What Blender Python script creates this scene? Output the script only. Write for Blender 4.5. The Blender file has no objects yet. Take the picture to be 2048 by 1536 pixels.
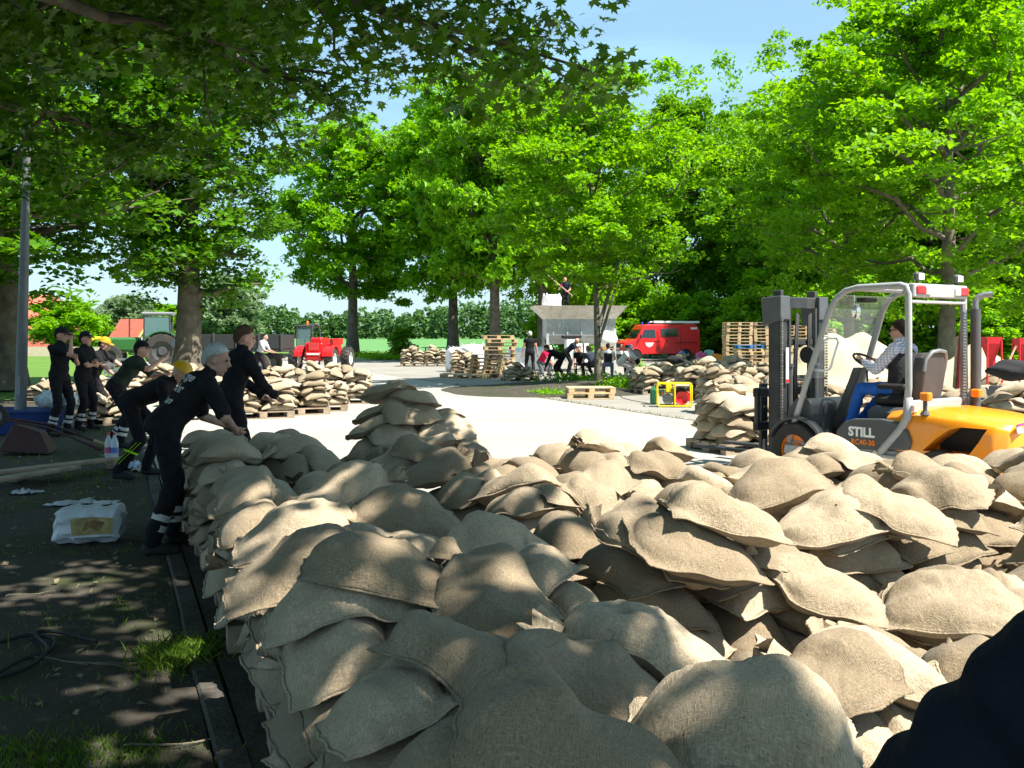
import bpy, math, random
import numpy as np
from mathutils import Vector, Matrix
from math import radians, sin, cos, pi

# ------------------------------------------------------------------ camera, world, sun, exposure
S = bpy.context.scene
COL = S.collection
CAMH, F, CX, HY = 1.65, 1950.0, 1024.0, 668.0      # eye height; focal length, centre column and horizon row in photo pixels
cd = bpy.data.cameras.new('camera')
cam = bpy.data.objects.new('camera', cd); COL.objects.link(cam)
cam.location = (0, 0, CAMH); cam.rotation_euler = (radians(90), 0, 0)
cd.sensor_width = 36; cd.lens = F/2048*36; cd.shift_y = -(768-HY)/2048
cd.clip_start = .05; cd.clip_end = 3000
S.camera = cam
SUN_EL = radians(57)
SUN_DIR = Vector((.86, -.50, 0)).normalized()
sunv = Vector((SUN_DIR.x*cos(SUN_EL), SUN_DIR.y*cos(SUN_EL), sin(SUN_EL)))
W = bpy.data.worlds.new('World'); S.world = W; W.use_nodes = True
wn = W.node_tree; wn.nodes.clear()
wo = wn.nodes.new('ShaderNodeOutputWorld'); wb = wn.nodes.new('ShaderNodeBackground')
sky = wn.nodes.new('ShaderNodeTexSky'); sky.sky_type = 'NISHITA'; sky.sun_disc = False
sky.sun_elevation = SUN_EL; sky.sun_rotation = math.atan2(SUN_DIR.x, SUN_DIR.y)
sky.air_density = 1.0; sky.dust_density = 0.6; sky.ozone_density = 1.0
wb.inputs[1].default_value = 0.05
# thin cirrus streaks
tc = wn.nodes.new('ShaderNodeTexCoord'); mp = wn.nodes.new('ShaderNodeMapping')
mp.inputs['Rotation'].default_value = (0, radians(24), 0); mp.inputs['Scale'].default_value = (1.2, 1.2, 9)
nz = wn.nodes.new('ShaderNodeTexNoise'); nz.inputs['Scale'].default_value = 2.2; nz.inputs['Detail'].default_value = 7
nz.inputs['Distortion'].default_value = .6
rp = wn.nodes.new('ShaderNodeMapRange'); rp.inputs[1].default_value = .48; rp.inputs[2].default_value = .8; rp.inputs[3].default_value = .30; rp.inputs[4].default_value = .46
mx = wn.nodes.new('ShaderNodeMix'); mx.data_type = 'RGBA'; mx.inputs[7].default_value = (6.5, 12.0, 15.5, 1)
L = wn.links.new
L(tc.outputs['Generated'], mp.inputs[0]); L(mp.outputs[0], nz.inputs[0]); L(nz.outputs[0], rp.inputs[0])
L(rp.outputs[0], mx.inputs[0]); L(sky.outputs[0], mx.inputs[6]); L(mx.outputs[2], wb.inputs[0]); L(wb.outputs[0], wo.inputs[0])
sd = bpy.data.lights.new('sun', 'SUN'); sd.energy = 5.0; sd.angle = radians(.53); sd.color = (1, .955, .87)
so = bpy.data.objects.new('sun', sd); COL.objects.link(so); so.location = (20, -12, 30)
so.rotation_euler = sunv.to_track_quat('Z', 'Y').to_euler()
S.view_settings.view_transform = 'Standard'; S.view_settings.look = 'None'
S.view_settings.exposure = 1.36; S.view_settings.gamma = 1.0; S.view_settings.use_curve_mapping = False
S.render.engine = 'CYCLES'
S.cycles.use_denoising = True; S.cycles.max_bounces = 6; S.cycles.diffuse_bounces = 3; S.cycles.transparent_max_bounces = 12
S.cycles.transmission_bounces = 4; S.cycles.glossy_bounces = 2; S.cycles.sample_clamp_indirect = 4

def G(px, py, h=0.0):
    d = (CAMH-h)*F/(py-HY); return Vector(((px-CX)/F*d, d, h))
def P(px, py, d):
    return Vector(((px-CX)/F*d, d, CAMH-(py-HY)/F*d))
NV = Vector((.9256, .3786, 0)); SV = Vector((-.3786, .9256, 0))     # across the road, along the road
def NS(n, s, z=0): return NV*n + SV*s + Vector((0, 0, z))
ROAD_YAW = math.atan2(SV.y, SV.x)

# ------------------------------------------------------------------ helpers
def tag(o, label=None, cat=None, group=None, kind=None):
    if label: o['label'] = label
    if cat: o['category'] = cat
    if group: o['group'] = group
    if kind: o['kind'] = kind
    return o
def empty(name, loc=(0, 0, 0), rz=0, label=None, cat=None, group=None):
    o = bpy.data.objects.new(name, None); COL.objects.link(o)
    o.location = loc; o.rotation_euler = (0, 0, rz); o.empty_display_size = .2
    return tag(o, label, cat, group)
def link(name, me, parent=None, mats=None):
    o = bpy.data.objects.new(name, me); COL.objects.link(o)
    if parent is not None: o.parent = parent
    return o
def np_mesh(name, co, faces, mats, smooth=False, mi=None):
    """co (n,3), faces: list of (m,k) int arrays"""
    me = bpy.data.meshes.new(name)
    co = np.asarray(co, np.float32)
    me.vertices.add(len(co)); me.vertices.foreach_set('co', co.ravel())
    if not isinstance(faces, list): faces = [faces]
    lv = np.concatenate([np.asarray(f).ravel() for f in faces]).astype(np.int32)
    lt = np.concatenate([np.full(len(f), np.asarray(f).shape[1]) for f in faces]).astype(np.int32)
    ls = np.concatenate([[0], np.cumsum(lt)[:-1]]).astype(np.int32)
    me.loops.add(len(lv)); me.loops.foreach_set('vertex_index', lv)
    me.polygons.add(len(lt)); me.polygons.foreach_set('loop_start', ls); me.polygons.foreach_set('loop_total', lt)
    if smooth: me.polygons.foreach_set('use_smooth', np.ones(len(lt), bool))
    if mi is not None: me.polygons.foreach_set('material_index', np.asarray(mi, np.int32))
    for m in (mats if isinstance(mats, (list, tuple)) else [mats]): me.materials.append(m)
    me.update(calc_edges=True); me.validate(verbose=False)
    return me
def copy_tree(o, parent=None):
    c = o.copy(); COL.objects.link(c)
    if parent is not None: c.parent = parent
    for ch in list(o.children): copy_tree(ch, c)
    return c

class MB:
    """collects shapes into one mesh"""
    def __init__(s): s.v = []; s.f = []; s.m = []; s.mi = 0
    def add(s, vs, fs):
        b = len(s.v); s.v += [tuple(v) for v in vs]
        for f in fs: s.f.append([b+i for i in f]); s.m.append(s.mi)
        return s
    def box(s, c, size, rot=None, ch=0.0):
        x, y, z = [a/2 for a in size]
        if ch > 0:
            k = min(ch, x*.9, y*.9, z*.9); vs = []; idx = {}
            for sx in (-1, 1):
                for sy in (-1, 1):
                    for sz in (-1, 1):
                        for ax in range(3):
                            p = [sx*(x-k), sy*(y-k), sz*(z-k)]; p[ax] = (sx*x, sy*y, sz*z)[ax]
                            idx[(sx, sy, sz, ax)] = len(vs); vs.append(Vector(p))
            fs = []
            for ax in range(3):
                a, b = [i for i in range(3) if i != ax]
                for sg in (-1, 1):
                    q = []
                    for (p, r) in ((-1, -1), (1, -1), (1, 1), (-1, 1)):
                        k3 = [0, 0, 0]; k3[ax] = sg; k3[a] = p; k3[b] = r; q.append(idx[(*k3, ax)])
                    fs.append(q)
            for ax in range(3):
                a, b = [i for i in range(3) if i != ax]
                for p in (-1, 1):
                    for r in (-1, 1):
                        k0 = [0, 0, 0]; k0[a] = p; k0[b] = r; k0[ax] = -1; k1 = list(k0); k1[ax] = 1
                        fs.append([idx[(*k0, a)], idx[(*k1, a)], idx[(*k1, b)], idx[(*k0, b)]])
            for sx in (-1, 1):
                for sy in (-1, 1):
                    for sz in (-1, 1): fs.append([idx[(sx, sy, sz, a)] for a in range(3)])
        else:
            vs = [Vector((sx*x, sy*y, sz*z)) for sx in (-1, 1) for sy in (-1, 1) for sz in (-1, 1)]
            fs = [(0, 1, 3, 2), (4, 6, 7, 5), (0, 4, 5, 1), (2, 3, 7, 6), (0, 2, 6, 4), (1, 5, 7, 3)]
        R = rot if rot is not None else Matrix.Identity(3)
        if not isinstance(R, Matrix): 
            from mathutils import Euler
            R = Euler(R).to_matrix()
        c = Vector(c)
        return s.add([R @ v + c for v in vs], fs)
    def tube(s, pts, r, n=8, cap=True, sq=None):
        pts = [Vector(p) for p in pts]; rs = r if isinstance(r, (list, tuple)) else [r]*len(pts)
        up = None; vs = []
        for i, p in enumerate(pts):
            t = (pts[min(i+1, len(pts)-1)] - pts[max(i-1, 0)])
            t = t.normalized() if t.length > 1e-9 else Vector((0, 0, 1))
            if up is None:
                up = Vector((0, 0, 1)) if abs(t.z) < .9 else Vector((1, 0, 0))
            a = t.cross(up)
            a = a.normalized() if a.length > 1e-6 else t.orthogonal().normalized()
            b = a.cross(t).normalized(); up = b
            for k in range(n):
                an = 2*pi*(k+.5)/n; ca, sa = cos(an), sin(an)
                if sq: ca *= sq[0]; sa *= sq[1]
                vs.append(p + (a*ca + b*sa)*rs[i])
        fs = []
        for i in range(len(pts)-1):
            for k in range(n):
                fs.append([i*n+k, i*n+(k+1) % n, (i+1)*n+(k+1) % n, (i+1)*n+k])
        if cap: fs.append(list(range(n))[::-1]); fs.append([(len(pts)-1)*n+k for k in range(n)])
        return s.add(vs, fs)
    def cyl(s, p0, p1, r0, r1=None, n=16): return s.tube([p0, p1], [r0, r0 if r1 is None else r1], n)
    def ball(s, c, r, nu=12, nv=8, R=None):
        r = r if isinstance(r, (list, tuple)) else (r, r, r); c = Vector(c); vs = []; 
        for j in range(nv+1):
            th = pi*j/nv
            for i in range(nu):
                a = 2*pi*i/nu; v = Vector((r[0]*sin(th)*cos(a), r[1]*sin(th)*sin(a), r[2]*cos(th)))
                vs.append(c + (R @ v if R is not None else v))
        fs = []
        for j in range(nv):
            for i in range(nu):
                fs.append([j*nu+i, (j+1)*nu+i, (j+1)*nu+(i+1) % nu, j*nu+(i+1) % nu])
        return s.add(vs, fs)
    def prism(s, poly, t0, t1, axis='y'):
        """poly of 2-D points extruded between t0 and t1 along axis (y: points are x,z; x: y,z; z: x,y)"""
        def mk(p, t):
            return {'y': (p[0], t, p[1]), 'x': (t, p[0], p[1]), 'z': (p[0], p[1], t)}[axis]
        n = len(poly); vs = [mk(p, t0) for p in poly] + [mk(p, t1) for p in poly]
        fs = [list(range(n)), [2*n-1-i for i in range(n)]] + [[i, i+n, (i+1) % n+n, (i+1) % n] for i in range(n)]
        return s.add(vs, fs)
    def loft(s, rings, cap=True, close=True):
        n = len(rings[0]); vs = [p for r in rings for p in r]; fs = []
        for i in range(len(rings)-1):
            for k in range(n if close else n-1):
                fs.append([i*n+k, i*n+(k+1) % n, (i+1)*n+(k+1) % n, (i+1)*n+k])
        if cap: fs.append(list(range(n))[::-1]); fs.append([(len(rings)-1)*n+k for k in range(n)])
        return s.add(vs, fs)
    def lathe(s, prof, c=(0, 0, 0), axis='y', n=20, cap=True):
        """prof: (radius, offset along axis)"""
        c = Vector(c); rings = []
        for r, h in prof:
            ring = []
            for k in range(n):
                a = 2*pi*k/n; u, v = r*cos(a), r*sin(a)
                ring.append(c + Vector({'y': (u, h, v), 'x': (h, u, v), 'z': (u, v, h)}[axis]))
            rings.append(ring)
        return s.loft(rings, cap=cap)
    def mesh(s, name, mats, smooth=False):
        me = bpy.data.meshes.new(name); me.from_pydata(s.v, [], s.f)
        for m in (mats if isinstance(mats, (list, tuple)) else [mats]): me.materials.append(m)
        if isinstance(mats, (list, tuple)) and len(mats) > 1: me.polygons.foreach_set('material_index', s.m)
        if smooth: me.polygons.foreach_set('use_smooth', [True]*len(me.polygons))
        me.validate(verbose=False)
        import bmesh
        bm = bmesh.new(); bm.from_mesh(me); bmesh.ops.recalc_face_normals(bm, faces=bm.faces); bm.to_mesh(me); bm.free()
        if smooth and smooth != 'all':
            try: me.set_sharp_from_angle(angle=radians(40))
            except Exception: pass
        me.update(); return me
    def build(s, name, mats, parent=None, smooth=False, bevel=0):
        o = link(name, s.mesh(name, mats, smooth), parent)
        if bevel:
            b = o.modifiers.new('bevel', 'BEVEL'); b.width = bevel; b.segments = 2; b.limit_method = 'ANGLE'; b.angle_limit = radians(35)
        return o

# ------------------------------------------------------------------ materials
def newmat(name):
    m = bpy.data.materials.new(name); m.use_nodes = True; nt = m.node_tree
    b = nt.nodes['Principled BSDF']; return m, nt, b
def mat(name, col, rough=.6, metal=0, var=.12, scale=8, bump=0, bscale=60, spec=.4, dirt=None, coat=0):
    m, nt, b = newmat(name); N = nt.nodes; K = nt.links.new
    b.inputs['Roughness'].default_value = rough; b.inputs['Metallic'].default_value = metal
    b.inputs['Specular IOR Level'].default_value = spec
    if coat: b.inputs['Coat Weight'].default_value = coat; b.inputs['Coat Roughness'].default_value = .15
    tcn = N.new('ShaderNodeTexCoord'); n = N.new('ShaderNodeTexNoise'); n.inputs['Scale'].default_value = scale
    n.inputs['Detail'].default_value = 6; K(tcn.outputs['Object'], n.inputs[0])
    r = N.new('ShaderNodeValToRGB'); e = r.color_ramp.elements
    e[0].position = .3; e[1].position = .7
    e[0].color = (*[c*(1-var) for c in col], 1); e[1].color = (*[min(1, c*(1+var)) for c in col], 1)
    K(n.outputs[0], r.inputs[0]); out = r.outputs[0]
    if dirt:
        n2 = N.new('ShaderNodeTexNoise'); n2.inputs['Scale'].default_value = scale*.35; n2.inputs['Detail'].default_value = 9
        K(tcn.outputs['Object'], n2.inputs[0])
        mr = N.new('ShaderNodeMapRange'); mr.inputs[1].default_value = .5; mr.inputs[2].default_value = .75; mr.inputs[4].default_value = .6
        K(n2.outputs[0], mr.inputs[0]); x = N.new('ShaderNodeMix'); x.data_type = 'RGBA'; x.inputs[7].default_value = (*dirt, 1)
        K(mr.outputs[0], x.inputs[0]); K(out, x.inputs[6]); out = x.outputs[2]
    K(out, b.inputs['Base Color'])
    if bump:
        n3 = N.new('ShaderNodeTexNoise'); n3.inputs['Scale'].default_value = bscale; n3.inputs['Detail'].default_value = 5
        K(tcn.outputs['Object'], n3.inputs[0]); bp = N.new('ShaderNodeBump'); bp.inputs['Strength'].default_value = bump
        bp.inputs['Distance'].default_value = .02; K(n3.outputs[0], bp.inputs['Height']); K(bp.outputs[0], b.inputs['Normal'])
    return m
def leafmat(name, c0, c1, trans=.45):
    m, nt, b = newmat(name); N = nt.nodes; K = nt.links.new
    geo = N.new('ShaderNodeNewGeometry'); r = N.new('ShaderNodeValToRGB'); e = r.color_ramp.elements
    e[0].color = (*c0, 1); e[1].color = (*c1, 1); K(geo.outputs['Random Per Island'], r.inputs[0])
    b.inputs['Roughness'].default_value = .5; b.inputs['Specular IOR Level'].default_value = .22
    K(r.outputs[0], b.inputs['Base Color'])
    t = N.new('ShaderNodeBsdfTranslucent'); hs = N.new('ShaderNodeHueSaturation'); hs.inputs['Value'].default_value = 1.5
    hs.inputs['Saturation'].default_value = 1.1; hs.inputs['Hue'].default_value = .485
    K(r.outputs[0], hs.inputs['Color']); K(hs.outputs[0], t.inputs[0])
    ms = N.new('ShaderNodeMixShader'); ms.inputs[0].default_value = trans
    K(b.outputs[0], ms.inputs[1]); K(t.outputs[0], ms.inputs[2]); K(ms.outputs[0], N['Material Output'].inputs[0])
    return m
def glassmat(name, col=(.9, .95, .95), alpha=.25, rough=.05):
    m, nt, b = newmat(name); b.inputs['Base Color'].default_value = (*col, 1); b.inputs['Roughness'].default_value = rough
    b.inputs['Alpha'].default_value = alpha; b.inputs['Specular IOR Level'].default_value = .6; return m

def burlap():
    m, nt, b = newmat('burlap'); N = nt.nodes; K = nt.links.new
    at = N.new('ShaderNodeAttribute'); at.attribute_name = 'tone'
    uv = N.new('ShaderNodeUVMap')
    tcn = N.new('ShaderNodeTexCoord')
    n1 = N.new('ShaderNodeTexNoise'); n1.inputs['Scale'].default_value = 5; n1.inputs['Detail'].default_value = 5
    K(tcn.outputs['Object'], n1.inputs[0])
    r = N.new('ShaderNodeValToRGB'); e = r.color_ramp.elements; e[0].position = .25; e[1].position = .8
    e[0].color = (.31, .24, .155, 1); e[1].color = (.56, .45, .31, 1)
    ad = N.new('ShaderNodeMath'); ad.operation = 'ADD'; sb = N.new('ShaderNodeMath'); sb.operation = 'MULTIPLY_ADD'
    sb.inputs[1].default_value = .8; sb.inputs[2].default_value = -.40
    K(at.outputs['Fac'], sb.inputs[0]); K(n1.outputs[0], ad.inputs[0]); K(sb.outputs[0], ad.inputs[1]); K(ad.outputs[0], r.inputs[0])
    # damp and dusty patches
    n5 = N.new('ShaderNodeTexNoise'); n5.inputs['Scale'].default_value = 2.6; n5.inputs['Detail'].default_value = 8; n5.inputs['Roughness'].default_value = .7; K(tcn.outputs['Object'], n5.inputs[0])
    m5 = N.new('ShaderNodeMapRange'); m5.inputs[1].default_value = .52; m5.inputs[2].default_value = .72; m5.inputs[4].default_value = .75; K(n5.outputs[0], m5.inputs[0])
    x5 = N.new('ShaderNodeMix'); x5.data_type = 'RGBA'; x5.inputs[7].default_value = (.24, .175, .105, 1); K(m5.outputs[0], x5.inputs[0]); K(r.outputs[0], x5.inputs[6])
    # dark fibre specks
    n2 = N.new('ShaderNodeTexNoise'); n2.inputs['Scale'].default_value = 150; n2.inputs['Detail'].default_value = 2
    K(tcn.outputs['Object'], n2.inputs[0]); mr = N.new('ShaderNodeMapRange'); mr.inputs[1].default_value = .66; mr.inputs[2].default_value = .76; mr.inputs[4].default_value = .7
    K(n2.outputs[0], mr.inputs[0]); x = N.new('ShaderNodeMix'); x.data_type = 'RGBA'; x.inputs[7].default_value = (.10, .075, .05, 1)
    K(mr.outputs[0], x.inputs[0]); K(x5.outputs[2], x.inputs[6])
    # weave: two crossed sets of threads over the bag's own length and width
    sp = N.new('ShaderNodeSeparateXYZ'); K(uv.outputs[0], sp.inputs[0])
    nw = N.new('ShaderNodeTexNoise'); nw.inputs['Scale'].default_value = 60; nw.inputs['Detail'].default_value = 3; K(tcn.outputs['Object'], nw.inputs[0])
    ws = []
    for k in (0, 1):
        m2 = N.new('ShaderNodeMapping'); m2.inputs['Scale'].default_value = ((430, 75, 1), (75, 430, 1))[k]; K(uv.outputs[0], m2.inputs[0])
        q = N.new('ShaderNodeTexNoise'); q.inputs['Scale'].default_value = 1; q.inputs['Detail'].default_value = 2; K(m2.outputs[0], q.inputs[0]); ws.append(q)
    mm = N.new('ShaderNodeMath'); mm.operation = 'MAXIMUM'; K(ws[0].outputs[0], mm.inputs[0]); K(ws[1].outputs[0], mm.inputs[1])
    dk = N.new('ShaderNodeMapRange'); dk.inputs[1].default_value = .35; dk.inputs[2].default_value = .75; dk.inputs[3].default_value = .50; dk.inputs[4].default_value = 1.18
    K(mm.outputs[0], dk.inputs[0]); y = N.new('ShaderNodeMix'); y.data_type = 'RGBA'; y.blend_type = 'MULTIPLY'; y.inputs[0].default_value = 1
    K(x.outputs[2], y.inputs[6]); K(dk.outputs[0], y.inputs[7]); K(y.outputs[2], b.inputs['Base Color'])
    b.inputs['Roughness'].default_value = .9; b.inputs['Specular IOR Level'].default_value = .12
    b.inputs['Sheen Weight'].default_value = .1
    bp = N.new('ShaderNodeBump'); bp.inputs['Strength'].default_value = .8; bp.inputs['Distance'].default_value = .006
    K(mm.outputs[0], bp.inputs['Height'])
    n4 = N.new('ShaderNodeTexNoise'); n4.inputs['Scale'].default_value = 22; n4.inputs['Detail'].default_value = 4; n4.inputs['Distortion'].default_value = .8
    K(tcn.outputs['Object'], n4.inputs[0])
    bp2 = N.new('ShaderNodeBump'); bp2.inputs['Strength'].default_value = .5; bp2.inputs['Distance'].default_value = .012
    K(n4.outputs[0], bp2.inputs['Height']); K(bp.outputs[0], bp2.inputs['Normal']); K(bp2.outputs[0], b.inputs['Normal'])
    return m

M = {}
M['burlap'] = burlap()
M['string'] = mat('string', (.42, .36, .26), .8)
M['wood'] = mat('pallet_wood', (.50, .36, .20), .75, var=.25, scale=5, bump=.3, bscale=30)
M['wood_grey'] = mat('weathered_wood', (.30, .23, .16), .85, var=.3, scale=6, bump=.3, bscale=30)
M['bark'] = mat('bark', (.12, .10, .075), .95, var=.45, scale=3.5, bump=1.0, bscale=14, dirt=(.15, .14, .11))
M['bark_light'] = mat('pale_bark', (.15, .13, .09), .9, var=.4, scale=4, bump=.8, bscale=18, dirt=(.12, .12, .08))
M['leaf_maple'] = leafmat('maple_leaf', (.095, .25, .006), (.20, .43, .012), .5)
M['leaf_dark'] = leafmat('dark_leaf', (.045, .14, .007), (.10, .26, .012), .4)
M['leaf_wall'] = leafmat('wood_leaf', (.075, .21, .007), (.17, .38, .013), .42)
M['leaf_shade'] = leafmat('shaded_maple_leaf', (.040, .115, .007), (.095, .23, .012), .26)  # darker copy of the maple leaf, the crown's shade is in its colour
M['leaf_oak'] = leafmat('oak_leaf', (.095, .26, .006), (.19, .42, .014), .45)
M['leaf_pale'] = leafmat('pale_leaf', (.12, .19, .09), (.20, .29, .14), .4)
M['leaf_far'] = leafmat('far_leaf', (.055, .125, .035), (.10, .20, .055), .3)
M['black'] = mat('black_rubber', (.018, .018, .018), .7, bump=.2)
M['tyre'] = mat('dusty_tyre', (.035, .033, .03), .85, dirt=(.16, .14, .11))
M['dark_metal'] = mat('dark_grey_metal', (.055, .057, .06), .5, bump=.05, dirt=(.11, .10, .09))
M['grey_metal'] = mat('grey_metal', (.22, .23, .24), .45, metal=.3)
M['white'] = mat('white_paint', (.78, .78, .76), .4, var=.04)
M['red'] = mat('red_paint', (.62, .012, .014), .35, var=.08, coat=.4)
M['darkglass'] = mat('dark_glass', (.02, .028, .03), .08, spec=.8, var=.05)
M['cloth_black'] = mat('black_cloth', (.012, .012, .014), .85, bump=.4, bscale=25)
M['cloth_navy'] = mat('navy_cloth', (.018, .022, .038), .85, bump=.4, bscale=25)
M['skin'] = mat('skin', (.50, .27, .19), .5, var=.06, scale=14)
# ------------------------------------------------------------------ ground
def sheet(name, pts, z, m, sub=None, parent=None):
    me = bpy.data.meshes.new(name)
    me.from_pydata([(p[0], p[1], z) for p in pts], [], [list(range(len(pts)))]); me.materials.append(m)
    o = link(name, me, parent); tag(o, kind='structure'); return o
def groundmat(name, cols, scales, rough=.95, bump=.5, bscale=20, streak=0):
    """cols: three colours mixed by two noises"""
    m, nt, b = newmat(name); N = nt.nodes; K = nt.links.new
    tcn = N.new('ShaderNodeTexCoord'); prev = None
    rgb = N.new('ShaderNodeRGB'); rgb.outputs[0].default_value = (*cols[0], 1); prev = rgb.outputs[0]
    for c, s, lo, hi in [(cols[i+1], *scales[i]) for i in range(len(scales))]:
        n = N.new('ShaderNodeTexNoise'); n.inputs['Scale'].default_value = s; n.inputs['Detail'].default_value = 9; n.inputs['Roughness'].default_value = .65
        K(tcn.outputs['Object'], n.inputs[0]); mr = N.new('ShaderNodeMapRange'); mr.inputs[1].default_value = lo; mr.inputs[2].default_value = hi
        K(n.outputs[0], mr.inputs[0]); x = N.new('ShaderNodeMix'); x.data_type = 'RGBA'; x.inputs[7].default_value = (*c, 1)
        K(mr.outputs[0], x.inputs[0]); K(prev, x.inputs[6]); prev = x.outputs[2]
    if streak:   # tyre marks and spilt sand drawn out along the road
        mp_ = N.new('ShaderNodeMapping'); mp_.inputs['Rotation'].default_value = (0, 0, -ROAD_YAW); mp_.inputs['Scale'].default_value = (.10, 2.6, 1)
        K(tcn.outputs['Object'], mp_.inputs[0]); n = N.new('ShaderNodeTexNoise'); n.inputs['Scale'].default_value = 1.4; n.inputs['Detail'].default_value = 8; K(mp_.outputs[0], n.inputs[0])
        mr = N.new('ShaderNodeMapRange'); mr.inputs[1].default_value = .5; mr.inputs[2].default_value = .72; mr.inputs[4].default_value = streak; K(n.outputs[0], mr.inputs[0])
        x = N.new('ShaderNodeMix'); x.data_type = 'RGBA'; x.inputs[7].default_value = (.13, .12, .10, 1); K(mr.outputs[0], x.inputs[0]); K(prev, x.inputs[6]); prev = x.outputs[2]
    K(prev, b.inputs['Base Color']); b.inputs['Roughness'].default_value = rough; b.inputs['Specular IOR Level'].default_value = .15
    n = N.new('ShaderNodeTexNoise'); n.inputs['Scale'].default_value = bscale; n.inputs['Detail'].default_value = 8
    K(tcn.outputs['Object'], n.inputs[0]); bp = N.new('ShaderNodeBump'); bp.inputs['Strength'].default_value = bump; bp.inputs['Distance'].default_value = .03
    K(n.outputs[0], bp.inputs['Height']); K(bp.outputs[0], b.inputs['Normal']); return m
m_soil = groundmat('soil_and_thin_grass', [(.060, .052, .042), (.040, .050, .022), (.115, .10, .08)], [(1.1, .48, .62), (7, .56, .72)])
m_conc = groundmat('pale_concrete', [(.27, .255, .225), (.22, .205, .175), (.17, .155, .13)], [(.35, .4, .65), (2.2, .6, .8)], bump=.15, bscale=90, streak=.3)
m_road = groundmat('pale_road_slab', [(.35, .33, .285), (.31, .29, .25), (.24, .225, .19)], [(.25, .4, .65), (1.6, .62, .8)], bump=.12, bscale=90, streak=.22)
m_grass = groundmat('meadow', [(.075, .15, .022), (.10, .19, .03), (.13, .17, .05)], [(.6, .4, .6), (4, .55, .7)], bump=.6, bscale=12)
m_crop = groundmat('young_crop', [(.085, .20, .06), (.10, .225, .07), (.075, .18, .055)], [(.05, .4, .6), (.6, .5, .7)], bump=.3, bscale=5)

sheet('ground', [(-1500, -60), (1500, -60), (1500, 2500), (-1500, 2500)], -.05, m_grass)
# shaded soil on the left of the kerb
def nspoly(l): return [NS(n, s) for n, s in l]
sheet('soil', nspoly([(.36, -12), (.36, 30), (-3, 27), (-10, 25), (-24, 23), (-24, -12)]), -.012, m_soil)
sheet('road', nspoly([(.50, -12), (10.2, -12), (10.2, 74), (.50, 60)]), 0, m_road)
sheet('paved_yard', nspoly([(10.26, -14), (60, -20), (60, 52), (36, 62), (16, 67), (10.26, 72)]), -.002, m_conc)
sheet('field', [(-260, 92), (260, 92), (400, 420), (-400, 420)], -.02, m_crop)
sheet('kerb_shade_strip', nspoly([(.49, -6), (.49, 10.6), (.70, 10.6), (.70, -6)]), .004, m_soil)  # soil-coloured strip paints the shade of the gap between kerb and bags
# seam between road and yard, with weeds
seam = sheet('road_joint', nspoly([(10.2, -14), (10.26, -14), (10.26, 73), (10.2, 73)]), -.006, m_soil)
# concrete kerb, stone by stone
m_kerb = groundmat('kerb_concrete', [(.11, .10, .088), (.062, .055, .045), (.16, .148, .13)], [(2, .4, .6), (14, .55, .75)], bump=.6, bscale=50)
kerb = tag(empty('kerb'), kind='structure')
mk = MB(); mk.box((0, 0, 0), (.12, .985, .26), ch=.012); kme = mk.mesh('kerb_stone', m_kerb)
rr = random.Random(4)
for i in range(40):
    o = link('kerb_stone', kme, kerb); p = NS(.425 + rr.uniform(-.006, .006), .5 + i*1.0)
    o.location = (p.x, p.y, -.124 + rr.uniform(-.006, .006)); o.rotation_euler = (rr.uniform(-.012, .012), rr.uniform(-.04, .04), ROAD_YAW - pi/2 + rr.uniform(-.014, .014))
# ------------------------------------------------------------------ trees
RNG = np.random.default_rng(7)
def leaf_template(kind):
    if kind == 'rhomb':
        v = np.array([(0, -.5, 0), (.36, 0, .07), (0, .5, -.05), (-.36, 0, .07)]); f = [np.array([(0, 1, 2), (0, 2, 3)])]
    elif kind == 'clump':   # a little spray of three leaves lying together
        v = []; f = []
        for k, (a, dx, dy, dz) in enumerate([(0, .05, .18, .0), (2.2, -.28, -.12, .06), (4.1, .26, -.2, -.05)]):
            q = np.array([(0, -.38, 0), (.26, 0, .05), (0, .38, -.05), (-.26, 0, .05)])
            c, s = cos(a), sin(a); q = np.stack([q[:, 0]*c-q[:, 1]*s+dx, q[:, 0]*s+q[:, 1]*c+dy, q[:, 2]+dz], 1)
            v.append(q); f += [(4*k, 4*k+1, 4*k+2), (4*k, 4*k+2, 4*k+3)]
        v = np.concatenate(v); f = [np.array(f)]
    else:                   # lobed maple leaf
        pol = [(270, .12), (300, .42), (318, .24), (345, .5), (12, .27), (38, .55), (60, .30), (90, .62), (120, .30), (142, .55), (168, .27), (195, .5), (222, .24), (240, .42)]
        v = [(0, 0, .03)] + [(r*cos(radians(a)), r*sin(radians(a)), -.25*r*r*(1 if k % 2 else .3)) for k, (a, r) in enumerate(pol)]
        n = len(pol); f = [np.array([(0, 1+k, 1+(k+1) % n) for k in range(n)])]; v = np.array(v)
    return v, f[0]
def leaves_np(cen, size, kind, rng, up=.9, smin=.5, smax=1.35):
    """cen (n,3) -> verts, tri faces"""
    n = len(cen); tv, tf = leaf_template(kind)
    nrm = rng.normal(size=(n, 3)) * .62; nrm[:, 2] = np.abs(nrm[:, 2]) + up*.55; nrm /= np.linalg.norm(nrm, axis=1, keepdims=True)
    a = rng.normal(size=(n, 3)); t = np.cross(nrm, a); t /= np.linalg.norm(t, axis=1, keepdims=True); b = np.cross(nrm, t)
    s = size * rng.uniform(smin, smax, n)
    V = cen[:, None, :] + (tv[None, :, 0:1]*t[:, None, :] + tv[None, :, 1:2]*b[:, None, :] + tv[None, :, 2:3]*nrm[:, None, :]) * s[:, None, None]
    k = len(tv); Fc = tf[None] + (np.arange(n)*k)[:, None, None]
    return V.reshape(-1, 3), Fc.reshape(-1, 3)
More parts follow.
